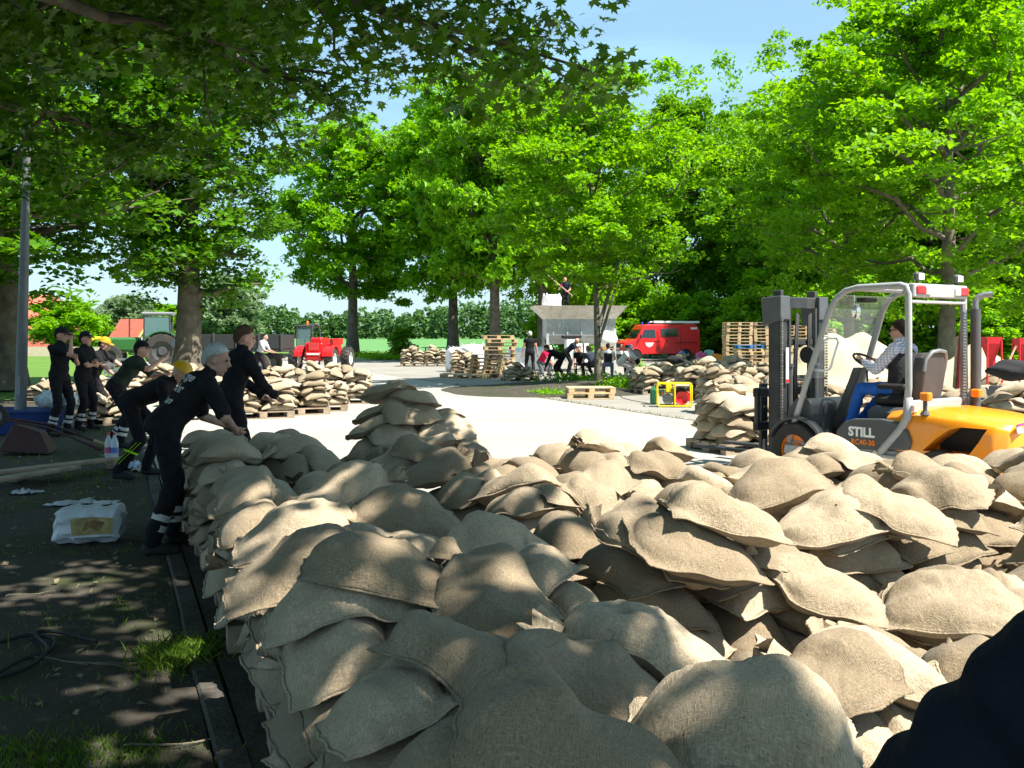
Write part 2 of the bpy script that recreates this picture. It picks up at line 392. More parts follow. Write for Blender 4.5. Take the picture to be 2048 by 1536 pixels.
def skeleton(rng, H, h0, R, zc, rz, limbs=16, lean=(0, 0), subs=4, trunk_top=.86, low_out=.9):
    """returns list of polylines (pts, radii scale level) and tips"""
    tr = [Vector((lean[0]*t + .12*sin(3*t+1)*t, lean[1]*t + .1*sin(2.3*t)*t, H*trunk_top*t)) for t in np.linspace(0, 1, 9)]
    out = [(tr, 0)]; tips = []
    def pt(t): 
        x = t*8; i = min(7, int(x)); return tr[i].lerp(tr[i+1], x-i)
    for k in range(limbs):
        t = h0/(H*trunk_top) + (1-h0/(H*trunk_top)) * ((k+.3)/limbs)**.9
        t = min(.98, t); p0 = pt(t); az = k*2.399 + rng.uniform(-.3, .3)
        el = radians(rng.uniform(8, 32) + 38*((k+.3)/limbs)); d = Vector((cos(az)*cos(el), sin(az)*cos(el), sin(el)))
        # length until the crown's outline
        z = p0.z; lo = .3; 
        for _ in range(24):
            q = p0 + d*lo
            if (q.x/R)**2 + (q.y/R)**2 + ((q.z-zc)/rz)**2 > 1: break
            lo += R*.06
        Ln = lo * rng.uniform(.82, 1.0); pts = []
        sag = Vector((0, 0, -.10*Ln))
        for j in range(7):
            u = j/6; w = Vector(rng.normal(0, .035*Ln, 3)) * (u > 0)
            pts.append(p0 + d*Ln*u + sag*u*u*(1.2 if t < .4 else .4) + w)
        out.append((pts, 1)); tips.append((pts, 1))
        for q in range(subs):
            i = 1 + q % 5; a = pts[i]; d2 = (d + Vector(rng.normal(0, .75, 3))).normalized(); d2.z = d2.z*.5 + .12
            l2 = Ln * rng.uniform(.25, .5); pp = [a + d2*l2*u + Vector(rng.normal(0, .03*l2, 3))*(u > 0) for u in (0, .33, .66, 1)]
            out.append((pp, 2)); tips.append((pp, 2))
    return out, tips
def make_tree(seed, H, h0, R, rtrunk, leaf, nclump, per, lsize, lmat, bark, kind='rhomb', rz=None, zc=None, limbs=16,
              lean=(0, 0), subs=4, flat=.45, rc=.7, fill=.4, stems=None, trunk_top=.86, lumps=.25):
    rng = np.random.default_rng(seed)
    zc = zc if zc is not None else (H+h0)/2 + .04*H; rz = rz if rz is not None else (H-h0)/2*1.02
    sk, tips = skeleton(rng, H, h0, R, zc, rz, limbs, lean, subs, trunk_top)
    mb = MB()
    for pts, lv in sk:
        n = len(pts)
        if lv == 0: r = [rtrunk*(1.35 if i == 0 else 1)*(1-.82*i/(n-1)) for i in range(n)]
        elif lv == 1: r = [max(.012, rtrunk*.33*(1-.88*i/(n-1))) for i in range(n)]
        else: r = [max(.008, rtrunk*.13*(1-.85*i/(n-1))) for i in range(n)]
        mb.tube(pts, r, 10 if lv == 0 else (6 if lv == 1 else 4), cap=False)
    for st in (stems or []):
        n = len(st[0]); mb.tube(st[0], [st[1]*(1-.7*i/(n-1)) for i in range(n)], 8, cap=False)
    tm = mb.mesh(leaf+'_trunk', bark, 'all')
    # leaf clumps: along limbs, and over the outline with lumps
    cs = []
    while len(cs) < nclump*(1-fill):
        pts, lv = tips[rng.integers(len(tips))]; u = rng.uniform(.35, 1)**.7*(len(pts)-1); i = min(len(pts)-2, int(u))
        q = pts[i].lerp(pts[i+1], u-i); cs.append((q.x+rng.normal(0, .25), q.y+rng.normal(0, .25), q.z+rng.uniform(0, .3)))
    nf = nclump-len(cs); ph = rng.uniform(0, 6.28, 6)
    d = rng.normal(size=(nf, 3)); d /= np.linalg.norm(d, axis=1, keepdims=True)
    az = np.arctan2(d[:, 1], d[:, 0])
    lump = 1 + lumps*(np.sin(3*az+ph[0]+2*d[:, 2])*.5 + np.sin(5*az+ph[1]-4*d[:, 2])*.35 + np.sin(7*d[:, 2]+ph[2]+2*az)*.4)
    rad = rng.uniform(.62, 1.0, nf)*lump
    c2 = np.stack([d[:, 0]*R*rad + lean[0]*.6, d[:, 1]*R*rad + lean[1]*.6, zc + d[:, 2]*rz*rad], 1)
    c2 = c2[c2[:, 2] > h0*.8]
    cs = np.concatenate([np.array(cs), c2])
    rcs = rc*rng.uniform(.6, 1.35, len(cs)); cnt = (per*rng.uniform(.6, 1.4, len(cs))).astype(int)
    cen = np.repeat(cs, cnt, 0); rr_ = np.repeat(rcs, cnt)
    off = rng.normal(size=(len(cen), 3)); off /= np.linalg.norm(off, axis=1, keepdims=True); off *= (rng.uniform(0, 1, len(cen))**.5)[:, None]
    off[:, 2] *= flat; cen = cen + off*rr_[:, None]
    cen[:, 2] -= .18*(off[:, 0]**2+off[:, 1]**2)*rr_
    V, Fc = leaves_np(cen, lsize, kind, rng)
    cm = np_mesh(leaf+'_crown', V, Fc, lmat)
    return tm, cm
def put_tree(name, px, d, meshes, label, group=None, rz=0, sc=1.0, cat='tree', z=0, x=None):
    p = Vector(((px-CX)/F*d if x is None else x, d, z))
    e = empty(name, p, rz, label, cat, group); e.scale = (sc, sc, sc) if not isinstance(sc, tuple) else sc
    link('trunk', meshes[0], e); link('crown', meshes[1], e); return e

# island maple in the middle of the yard
ms = make_tree(11, 9.6, 2.9, 3.55, .12, 'island_maple', 330, 140, .155, M['leaf_maple'], M['bark_light'], limbs=20, subs=5, lean=(-.3, .2), rz=3.7, zc=6.35, rc=.62, fill=.55, flat=.38,
    stems=[([(.02, 0, 1.9), (.35, .1, 3.0), (.75, .2, 4.2), (1.0, .1, 6)], .075), ([(0, 0, 1.3), (.55, -.2, 3.2), (1.0, -.3, 4.5)], .055)])
put_tree('maple_tree', 1197, 31, ms, 'bright green young maple with a slim crooked trunk on the island in mid yard')
# right maple and its neighbour
mr_ = make_tree(12, 11.6, 2.9, 5.2, .27, 'maple_right', 560, 110, .175, M['leaf_maple'], M['bark_light'], limbs=26, subs=5, lean=(.2, 0), rz=4.9, zc=7.0, rc=.68, fill=.5, flat=.36)
put_tree('maple_tree', 1890, 27.5, mr_, 'large bright maple towering behind the orange forklift')
put_tree('maple_tree', 1700, 34, mr_, 'bright maple between the pallet wall and the tree behind the forklift', rz=2.1, sc=(.78, .78, .98))
# oaks along the field
ok = [make_tree(20+i, 17.5, 4.5, 7.2, .52, 'oak%d' % i, 400, 62, .43, M['leaf_oak'], M['bark'], limbs=24, subs=4, rc=1.25, rz=7.2, zc=11.2, flat=.42, fill=.55, kind='clump') for i in range(2)]
put_tree('oak_tree', 705, 74, ok[0], 'spreading oak with a dark bare trunk right of the red telehandler', rz=.4, sc=(.88, .88, .98))
put_tree('oak_tree', 906, 70, ok[1], 'oak with a stout forked trunk behind the sandbag pallets left of the tall pallet stack', rz=1.0, sc=(.82, .82, 1.02))
put_tree('oak_tree', 990, 58, ok[0], 'oak with sunlit flaking trunk directly behind the tall pallet stack', rz=3.3, sc=(.70, .70, 1.0))
put_tree('oak_tree', 1085, 60, ok[1], 'oak with a dark trunk showing left of the grey hopper', rz=4.6, sc=(.72, .72, .92))
# left trees
bl = make_tree(31, 13.5, 3.0, 5.6, .5, 'left_lime', 480, 95, .215, M['leaf_dark'], M['bark'], limbs=26, subs=5, rc=.8, rz=5.6, zc=8.0, flat=.4, fill=.5)
ash = make_tree(33, 12.5, 2.6, 3.3, .50, 'ash', 380, 130, .18, M['leaf_dark'], M['bark'], limbs=24, subs=4, rc=.7, rz=5.2, zc=7.2, flat=.45, fill=.5, lumps=.3)
put_tree('ash_tree', 376, 33, ash, 'thick trunked tree behind the workers with a narrow leafy crown')
put_tree('lime_tree', 8, 29, bl, 'dark tree at the left edge behind the lamp post', rz=2.4, sc=(1.1, 1.1, 1.05))
put_tree('lime_tree', -230, 24, bl, 'dense dark tree left of the picture whose crown hangs over the standing men', rz=4.0, sc=(1.25, 1.25, 1.0))
# back wall of trees on the right
wt = [make_tree(40+i, 16, 1.6, 4.6, .32, 'wall%d' % i, 430, 95, .28, M['leaf_wall'], M['bark'], limbs=24, subs=4, rc=.95, rz=7.4, zc=8.6, flat=.5, fill=.6, lumps=.35) for i in range(3)]
WT = [(1262, 78, 1, .4, .74, .92), (1368, 76, 0, 1.2, 1.02, 1.32), (1468, 80, 2, 2.2, 1.0, 1.28), (1545, 70, 1, 3.1, 1.0, 1.05), (1640, 62, 0, 4.4, 1, 1.16), (1735, 55, 2, .9, 1, 1.12),
      (1830, 60, 1, 2.0, 1, 1.3), (1925, 54, 0, 5.2, 1, 1.28), (2030, 58, 2, 4.0, 1.05, 1.35), (2140, 52, 1, 1.0, 1.05, 1.2), (1560, 76, 0, .2, 1.2, 1.15), (1800, 76, 2, 1.3, 1.3, 1.2), (2060, 76, 1, 3.6, 1.3, 1.2)]
nm = ['small dark tree above the white and red van front', 'tall dark tree standing highest right of the island maple', 'dark tree right behind the red van rear',
      'dark tree behind the left part of the pallet wall', 'dark tree behind the middle of the pallet wall', 'dark tree rising behind the forklift mast',
      'dark tree behind the forklift roof', 'dark tree just behind the trunk of the large maple', 'dark tree behind the forklift exhaust at the right edge',
      'dark tree at the extreme right edge of the wood', 'far dark tree filling the gap behind the pallet wall', 'far dark tree filling the gap behind the forklift', 'far dark tree filling the gap at the right edge']
for (px, d, k, rz_, sx, sz), lb in zip(WT, nm):
    put_tree('broadleaf_tree', px, d, wt[k], lb, 'dark trees along the back of the yard', rz_, (sx, sx, sz))
# bushes under the wood and beside the field
bu = make_tree(60, 4.2, .3, 2.3, .05, 'bush', 150, 75, .26, M['leaf_maple'], M['bark'], limbs=10, subs=3, rc=.55, rz=2.1, zc=2.2, flat=.6, fill=.7, trunk_top=.6)
for px, d, s, lb in [(1300, 69, (1.2, 1.2, 1.25), 'bright bush behind the windscreen of the red van'), (1395, 67, (1.15, 1.15, 1.05), 'bright bush at the rear of the red van'),
                     (1440, 66, (1, 1, .7), 'low bush between van and pallet wall'), (1995, 47, (1, 1, .9), 'green bush behind the forklift exhaust'),
                     (1540, 60, (1.3, 1.3, 1.3), 'bush behind the pallet wall'), (1240, 70, (.9, .9, 1.5), 'tall bush left of the red van'),
                     (1700, 52, (1.3, 1.3, 1.2), 'bush behind the sand heap'), (1860, 50, (1.3, 1.3, 1.4), 'bush behind the driver seat'),
                     (1150, 66, (1.2, 1.2, 1.5), 'bush behind the hopper')]:
    put_tree('bush', px, d, bu, lb, 'bushes under the trees', px*.1, s, 'bush')
put_tree('bush', 805, 60, make_tree(61, 3.0, .3, .95, .04, 'dark_bush', 60, 60, .22, M['leaf_dark'], M['bark'], limbs=8, subs=3, rc=.4, rz=1.5, zc=1.5, flat=.8, fill=.6, trunk_top=.7), 'small dark shrub between the two oak trunks by the field', cat='bush', sc=(.9, .9, .75))
pl = make_tree(62, 8, .6, 3.8, .16, 'willow', 210, 60, .42, M['leaf_pale'], M['bark_light'], limbs=16, subs=4, rc=.9, rz=3.7, zc=4.4, flat=.7, fill=.6, kind='clump')
put_tree('willow_tree', 452, 105, pl, 'pale grey green willow beside the dark trailer')
put_tree('willow_tree', 250, 110, pl, 'pale green tree behind the tractor', rz=2, sc=(.9, .9, .75))
fb = make_tree(63, 6, .3, 3.6, .12, 'orchard', 160, 60, .4, M['leaf_maple'], M['bark'], limbs=12, subs=3, rc=.8, rz=2.9, zc=3.1, flat=.7, fill=.7, kind='clump')
put_tree('fruit_tree', 135, 90, fb, 'round bright green tree left of the red roofed barn', sc=(1.0, 1, .78))
put_tree('fruit_tree', 395, 120, fb, 'bright green tree right of the tractor', rz=1, sc=(1.1, 1.1, .8))
put_tree('fruit_tree', 330, 125, fb, 'bright green tree behind the tractor cab', rz=3, sc=(1.4, 1.4, .9))

# far wood beyond the field
def far_wood():
    rng = np.random.default_rng(5); cs = []
    for x in np.arange(-190, 130, 2.6):
        for row in range(3):
            h = (10 + 2.4*sin(x*.045+1) + 1.2*sin(x*.21) + rng.uniform(-1.8, 2.2)) * (.55 + .45*min(1, max(0, (x+130)/45)))
            yy = 330 + row*9 + rng.uniform(-2, 2); xx = x + rng.uniform(-1.5, 1.5)
            n = 140
            a = rng.uniform(0, 2*pi, n); u = rng.uniform(0, 1, n); r = 2.9*np.sqrt(np.clip(1-(u*1.05-.12)**2, 0, 1))*rng.uniform(.6, 1, n)
            cs.append(np.stack([xx+r*np.cos(a), yy+r*np.sin(a), .3+u*h], 1))
    cs = np.concatenate(cs); V, Fc = leaves_np(cs, 1.5, 'rhomb', rng, up=.6)
    o = link('far_wood', np_mesh('far_wood', V, Fc, M['leaf_far'])); tag(o, 'low line of far woodland beyond the green field', 'wood', kind='stuff')
far_wood()

# overhanging tree over the workers and the near sandbags: trunk stands left of the picture
def overhang():
    rng = np.random.default_rng(99)
    root = empty('overhanging_maple', (-7.2, 3.0, 0), 0, 'big shade maple whose dark leafy branches hang across the upper left', 'tree')
    mb = MB(); tr = [(0, 0, 0), (.05, .05, 1.5), (.1, .15, 3), (.3, .2, 4.5), (.5, .3, 6.5), (.7, .3, 9), (.8, .3, 11)]
    mb.tube(tr, [.42, .34, .30, .27, .22, .14, .06], 12, cap=False)
    limbs = []
    def limb(pts, r0, n=10):
        pts = [Vector(p) for p in pts]; out = []
        for i in range(len(pts)-1):
            for k in range(3):
                out.append(pts[i].lerp(pts[i+1], k/3) + Vector(rng.normal(0, .035, 3)))
        out.append(pts[-1]); m = len(out)
        mb.tube(out, [max(.010, r0*(1-.93*i/(m-1))) for i in range(m)], 7, cap=False); limbs.append(out)
        return out
    # world-space limb paths (x right, y ahead, z up), shifted into the tree's own frame
    O = Vector((-7.2, 3.0, 0))
    W_ = lambda *p: [Vector(q)-O for q in p]
    main = [limb(W_((-7.1, 3.1, 3.2), (-5.2, 5.0, 4.1), (-3.6, 6.6, 4.5), (-2.1, 7.6, 4.55), (-.9, 8.0, 4.25), (-.1, 8.2, 3.9)), .15),
            limb(W_((-6.9, 3.2, 4.0), (-5.6, 6.6, 4.5), (-4.3, 9.2, 4.8), (-3.3, 10.4, 4.8), (-2.5, 11.2, 4.5)), .13),
            limb(W_((-7.0, 3.2, 3.6), (-6.8, 6.5, 4.2), (-6.0, 9.8, 4.3), (-5.1, 12.2, 4.2), (-4.4, 13.3, 4.0)), .12),
            limb(W_((-7.0, 3.1, 4.6), (-7.8, 8.0, 5.2), (-7.9, 12.0, 5.1), (-7.3, 15.0, 4.6)), .12),
            limb(W_((-6.7, 3.2, 5.2), (-3.6, 3.2, 6.4), (-.9, 2.6, 6.9), (1.6, 1.6, 6.8)), .14),
            limb(W_((-6.7, 3.2, 5.8), (-3.2, 1.2, 6.9), (.2, -.2, 7.0), (3.2, -.6, 6.4)), .14),
            limb(W_((-6.6, 3.2, 6.5), (-4.2, 5.6, 7.6), (-1.6, 7.2, 7.9), (.4, 8.0, 7.5)), .12),
            limb(W_((-6.6, 3.2, 7.5), (-5.5, 7.5, 8.6), (-4.3, 11.0, 8.6), (-3.4, 13.0, 8.0)), .12),
            limb(W_((-6.4, 3.3, 8.6), (-3.5, 4.2, 10), (-1, 3.6, 10.4)), .1), limb(W_((-6.8, 3.2, 6), (-4.6, .6, 6.8), (-2.2, -2, 7)), .12)]
    subs = []
    for li, path in enumerate(main):
        m = len(path)
        for k in range(16):
            i = rng.integers(2, m); a = path[i-1]; t = (path[min(m-1, i)]-path[i-2]).normalized()
            d = (t*.8 + Vector(rng.normal(0, .75, 3))); d.z = d.z*.35 - .02; d.normalize(); l = rng.uniform(.7, 1.7)
            q = [a + d*l*u + Vector((0, 0, -.12*l*u*u)) + Vector(rng.normal(0, .03, 3))*(u > 0) for u in (0, .25, .5, .75, 1)]
            mb.tube(q, [.028, .022, .016, .011, .007], 5, cap=False); subs.append((li, q))
    # clumps of lobed leaves in sprays along the twigs that the picture shows
    cen = []; cen2 = []
    for li, q in [(i, p[3:]) for i, p in enumerate(main)] + subs:
        lowl = li in (0, 1, 2, 3)
        for p in q[1:]:
            for _ in range(3 if lowl else 5):
                c = p + Vector(rng.normal(0, .22, 3)); (cen if lowl else cen2).append(c)
    def scat(cs, per, rc, flat, size, kind, name, m):
        cs = np.array([tuple(c) for c in cs]); cnt = np.full(len(cs), per); c = np.repeat(cs, cnt, 0)
        o = rng.normal(size=(len(c), 3)); o /= np.linalg.norm(o, axis=1, keepdims=True); o *= (rng.uniform(0, 1, len(c))**.5)[:, None]*rc; o[:, 2] *= flat
        V, Fc = leaves_np(c+o, size, kind, rng, up=.8); link(name, np_mesh(name, V, Fc, m), root)
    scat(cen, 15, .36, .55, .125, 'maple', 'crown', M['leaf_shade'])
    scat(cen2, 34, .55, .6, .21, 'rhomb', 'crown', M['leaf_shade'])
    # upper mass: unseen crown shaped to shade the verge, workers and near loads
    poly = [(-12, -1), (-12, 17), (-6, 17), (-4.2, 12.5), (-1.3, 9.8), (-.5, 8.8), (-.25, 5.6), (.15, 3.6), (.7, 2.65), (1.5, 2.25), (3.2, 2.05), (3.6, -1)]
    def inside(x, y):
        r_ = False; j = len(poly)-1
        for i in range(len(poly)):
            (xi, yi), (xj, yj) = poly[i], poly[j]
            if (yi > y) != (yj > y) and x < (xj-xi)*(y-yi)/(yj-yi)+xi: r_ = not r_
            j = i
        return r_
    gaps = [(G(372, 1310).x, G(372, 1310).y, .72), (G(120, 1510).x, G(120, 1510).y, .6), (G(215, 1140).x, G(215, 1140).y, .55), (G(40, 1190).x, G(40, 1190).y, .55)]  # openings left in the crown so sun patches reach the soil
    cs = []
    while len(cs) < 2300:
        tx, ty = rng.uniform(-12, 3.6), rng.uniform(-1, 17)
        if not inside(tx, ty): continue
        if any(math.hypot(tx+sunv.x/sunv.z*-.8-gx, ty-sunv.y/sunv.z*.8-gy) < gr_ for gx, gy, gr_ in gaps): continue
        dens = 1.0 if tx < -1.6 - .1*ty else .66
        if rng.uniform() > dens: continue
        z = rng.uniform(5.4, 9.6); k = (z-.8)/sunv.z; c = Vector((tx+sunv.x*k, ty+sunv.y*k, z))
        if c.y > .5 and (c.z-1.65)/c.y < .37 and c.x > -3: continue
        cs.append(c-O)
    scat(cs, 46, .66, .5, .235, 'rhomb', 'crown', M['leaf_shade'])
    link('trunk', mb.mesh('overhang_trunk', M['bark'], 'all'), root)
overhang()
# ------------------------------------------------------------------ sandbags
BR = np.random.default_rng(3)
def blur(a, k=1):
    for _ in range(k):
        p = np.pad(a, 1, mode='edge'); a = (p[:-2, 1:-1]+p[2:, 1:-1]+p[1:-1, :-2]+p[1:-1, 2:]+2*p[1:-1, 1:-1])/6
    return a
class Heap:
    """a height field that bags are laid on one after another"""
    def __init__(s, x0, y0, x1, y1, res):
        s.x0, s.y0, s.res = x0, y0, res; s.nx = int((x1-x0)/res)+1; s.ny = int((y1-y0)/res)+1
        s.H = np.zeros((s.ny, s.nx)); s.bags = []
    def sample(s, X, Y):
        fx = np.clip((X-s.x0)/s.res, 0, s.nx-1.001); fy = np.clip((Y-s.y0)/s.res, 0, s.ny-1.001)
        i = fx.astype(int); j = fy.astype(int); u = fx-i; v = fy-j; H = s.H
        return (H[j, i]*(1-u)+H[j, i+1]*u)*(1-v) + (H[j+1, i]*(1-u)+H[j+1, i+1]*u)*v
    def cells(s, cx, cy, yaw, hx, hy):
        r = math.hypot(hx, hy); i0 = max(0, int((cx-r-s.x0)/s.res)); i1 = min(s.nx, int((cx+r-s.x0)/s.res)+2)
        j0 = max(0, int((cy-r-s.y0)/s.res)); j1 = min(s.ny, int((cy+r-s.y0)/s.res)+2)
        X, Y = np.meshgrid(s.x0+np.arange(i0, i1)*s.res, s.y0+np.arange(j0, j1)*s.res)
        c, n = cos(yaw), sin(yaw); lx = (X-cx)*c+(Y-cy)*n; ly = -(X-cx)*n+(Y-cy)*c
        return (slice(j0, j1), slice(i0, i1)), lx, ly
    def flat(s, cx, cy, yaw, hx, hy, z):
        sl, lx, ly = s.cells(cx, cy, yaw, hx, hy); m = (abs(lx) < hx) & (abs(ly) < hy); H = s.H[sl]; H[m] = np.maximum(H[m], z)
    def bag(s, cx, cy, yaw, L=.56, Wd=.34, T=.125, q=(18, 12), neck=0, droop=.04, info=None, lift=0, tilt=1.0, rng=BR, neckdir=None):
        """neck: 0 sewn both ends, 1 gathered and tied at +x end"""
        nu, nv = q
        u = np.linspace(-1, 1, nu); v = np.linspace(-1, 1, nv)
        u = np.sign(u)*(1-(1-abs(u))**1.25); v = np.sign(v)*(1-(1-abs(v))**1.25)
        U, Vv = np.meshgrid(u, v, indexing='ij')
        ear = 1 + .05*(abs(U)**4)*rng.uniform(.2, 1.2) - .05*(1-U**2)*0
        bulge = 1 - .07*abs(U)**2
        if neck:
            tt = np.clip((U-.30)/.70, 0, 1); wprof = bulge*np.where(U > .30, 1-.86*tt**1.5, ear)
        else: wprof = ear*bulge
        sk = rng.uniform(-.06, .06)
        lx = U*L/2*(1 + .035*(1-Vv**2) - .02) + sk*Vv*Wd*.5
        ly = Vv*Wd/2*wprof + rng.uniform(-.035, .035)*(U**2)*Wd*1.2
        # slight pucker of the rim
        ph = rng.uniform(0, 6.28, 6)
        rim = np.maximum(abs(U), abs(Vv))**6
        lx += rim*.0035*np.sin(11*Vv+ph[0])*np.sign(U); ly += rim*.004*np.sin(9*U+ph[1])*np.sign(Vv)
        c, n = cos(yaw), sin(yaw); X = cx+lx*c-ly*n; Y = cy+lx*n+ly*c
        h = s.sample(X, Y)
        inner = np.exp(-1.6*(U**2+Vv**2)); w = inner.ravel()
        A = np.stack([np.ones(nu*nv), lx.ravel(), ly.ravel()], 1)
        hh = np.maximum(h, np.percentile(h, 60)-.25).ravel()
        co = np.linalg.lstsq(A*w[:, None], hh*w, rcond=None)[0]
        sl = .20*tilt; co[1] = np.clip(co[1], -sl, sl); co[2] = np.clip(co[2], -sl*1.2, sl*1.2)
        plane = (A@co).reshape(nu, nv); d = plane-h; m = (d < 0)
        plane += np.clip((np.where(m, -d, 0)*inner).sum()/inner.sum()*.5, 0, .03) + lift
        plane += float(np.clip(np.percentile((h-plane)[inner > .25], 88)-.045, 0, .07)); dv_ = h-plane
        dev = blur(np.clip(h-plane, -droop, .30*T), 7 if nu > 24 else 3); base = plane + dev + .001
        rim = np.maximum(abs(U), abs(Vv))**6
        r2 = np.clip((abs(U)**3.2+abs(Vv)**3.2)**(1/3.2), 0, 1)
        rb = np.minimum(r2/.945, 1); prof = .66*(1-rb**4.0)**.5 + .34*(1-rb**2); prof = np.maximum(prof, .035*(1-np.clip((r2-.985)*80, 0, 1)))
        # body lumps and folds
        P1 = .10*np.sin(2.3*U+ph[2])*np.cos(1.9*Vv+ph[3]) + .07*np.sin(5*U+3*Vv+ph[4]) + .045*np.sin(9*Vv-6*U+ph[5])
        Tt = T*prof*(1+P1)*(1+rng.uniform(-.28, .28)*U)*(1+rng.uniform(-.15, .15)*Vv)
        if neck:
            g = np.clip((U-.05)/.95, 0, 1)**1.3
            Tt = Tt*(1-.35*g) + .30*T*g*prof
            Tt += prof*g*.016*np.sin(Vv*(13+8*g)+ph[0]) 
        else:
            g = abs(U)**3; Tt += prof*g*.012*np.sin(Vv*13+ph[1]) + prof*abs(Vv)**4*.007*np.sin(U*17+ph[2])
        if nu > 24:   # soft creases on big bags
            # long slack folds running in from the ends and pulled across the bag
            for e_ in (-1, 1):
                for k in range(3):
                    vc = rng.uniform(-.75, .75); ln_ = rng.uniform(.25, .7); cv = rng.uniform(-.5, .5); q_ = (e_*U-(1-ln_))/ln_
                    tt_ = Vv-vc-cv*(1-e_*U); Tt += prof*np.clip(q_, 0, 1)**.7*rng.uniform(.010, .024)*(np.exp(-(tt_/.055)**2)-.9*np.exp(-((tt_-.13)/.075)**2))
            for k in range(6):
                a = rng.uniform(0, 3.14); c0 = rng.uniform(-.7, .7); t = (U*cos(a)*1.6+Vv*sin(a)) - c0
                msk = np.exp(-((-U*sin(a)+Vv*cos(a)*.7-rng.uniform(-.6, .6))/.45)**2)
                Tt += prof*msk*rng.uniform(.005, .014)*(np.exp(-(t/.05)**2)-.8*np.exp(-((t-.11)/.06)**2))
        # a filled cushion: the seam runs round at less than half height, the cloth bulges above and below it
        fr_ = rng.uniform(.36, .48); pb = np.clip(prof, 0, 1)
        mid = plane + fr_*T + np.where(dev > 0, .40, .75)*dev - .020*rim*rng.uniform(-.2, 1.2) + .006*rim*np.sin(7*U+ph[1])*np.cos(3*Vv+ph[0])
        base = mid - fr_*Tt - .25*dev*pb*0
        top = mid + (1-fr_)*Tt
        # write back into the height field
        slc, gx, gy = s.cells(cx, cy, yaw, L/2*1.05, Wd/2*1.1)
        gu = gx/(L/2); iu = np.interp(np.clip(gu, -1, 1), u, np.arange(nu))
        wp = np.interp(np.clip(gu, -1, 1), u, wprof.mean(1)); gv = gy/(Wd/2*wp); iv = np.interp(np.clip(gv, -1, 1), v, np.arange(nv))
        ins = (abs(gu) < .98) & (abs(gv) < .98)
        i0 = np.clip(iu.astype(int), 0, nu-2); j0 = np.clip(iv.astype(int), 0, nv-2); a = iu-i0; b = iv-j0
        z = (top[i0, j0]*(1-b)+top[i0, j0+1]*b)*(1-a)+(top[i0+1, j0]*(1-b)+top[i0+1, j0+1]*b)*a
        H = s.H[slc]; H[ins] = np.maximum(H[ins], z[ins])
        # mesh: top and bottom sheets joined at the rim
        idx = -np.ones((nu, nv), int)
        edge = np.zeros((nu, nv), bool); edge[0] = edge[-1] = True; edge[:, 0] = edge[:, -1] = True
        tv = np.stack([X, Y, top], -1).reshape(-1, 3); bot = np.minimum(base, top-.002)
        ni = (~edge).ravel(); bidx = np.arange(nu*nv); bidx = np.where(ni, nu*nv + np.cumsum(ni)-1, bidx).reshape(nu, nv)
        bv = np.stack([X, Y, bot], -1).reshape(-1, 3)[ni]
        tv[:, 2] -= np.where(edge.ravel(), .003, 0)
        tI = np.arange(nu*nv).reshape(nu, nv)
        f1 = np.stack([tI[:-1, :-1], tI[1:, :-1], tI[1:, 1:], tI[:-1, 1:]], -1).reshape(-1, 4)
        f2 = np.stack([bidx[:-1, :-1], bidx[:-1, 1:], bidx[1:, 1:], bidx[1:, :-1]], -1).reshape(-1, 4)
        V3 = np.concatenate([tv, bv]); uvv = np.concatenate([np.stack([lx, ly], -1).reshape(-1, 2), np.stack([lx, ly], -1).reshape(-1, 2)[ni]])
        Fq = np.concatenate([f1, f2])
        if nu >= 24:  # stitched hem: a thin uneven rope of folded cloth along the rim
            loop = [(i, 0) for i in range(nu)] + [(nu-1, j) for j in range(1, nv)] + [(i, nv-1) for i in range(nu-2, -1, -1)] + [(0, j) for j in range(nv-2, 0, -1)]
            if neck: loop = [(nu-3, nv-1-0)][:0] + [(i, nv-1) for i in range(int(nu*.8), -1, -1)] + [(0, j) for j in range(nv-2, 0, -1)] + [(i, 0) for i in range(int(nu*.8))]
            LP = np.array([(X[i, j], Y[i, j], top[i, j]-.003) for i, j in loop]); LP = np.concatenate([(LP), (LP+np.roll(LP, -1, 0))/2], 1).reshape(-1, 3)
            if neck: LP = LP[:-1]
            nl_ = len(LP); tg = np.roll(LP, -1, 0)-np.roll(LP, 1, 0)
            if neck: tg[0] = LP[1]-LP[0]; tg[-1] = LP[-1]-LP[-2]
            tg /= np.maximum(1e-9, np.linalg.norm(tg, axis=1, keepdims=True)); sd1 = np.stack([-tg[:, 1], tg[:, 0], np.zeros(nl_)], 1)
            rr1 = .0050*(1+.15*np.sin(np.arange(nl_)*2.1)+.10*rng.normal(size=nl_)); b0 = len(V3); k4 = []
            LP = LP + sd1*(rng.normal(0, .0012, nl_))[:, None]; 
            for ca, sa in ((1, 0), (0, 1), (-1, 0), (0, -1)): k4.append(LP + sd1*(rr1*ca*1.5)[:, None] + np.array([0, 0, 1.])*(rr1*sa)[:, None])
            V3 = np.concatenate([V3]+k4); uvv = np.concatenate([uvv]+[k[:, :2]-(cx, cy) for k in k4]); I_ = np.arange(nl_ if not neck else nl_-1); J_ = (I_+1) % nl_
            Fq = np.concatenate([Fq]+[np.stack([b0+q_*nl_+I_, b0+q_*nl_+J_, b0+((q_+1) % 4)*nl_+J_, b0+((q_+1) % 4)*nl_+I_], -1) for q_ in range(4)])
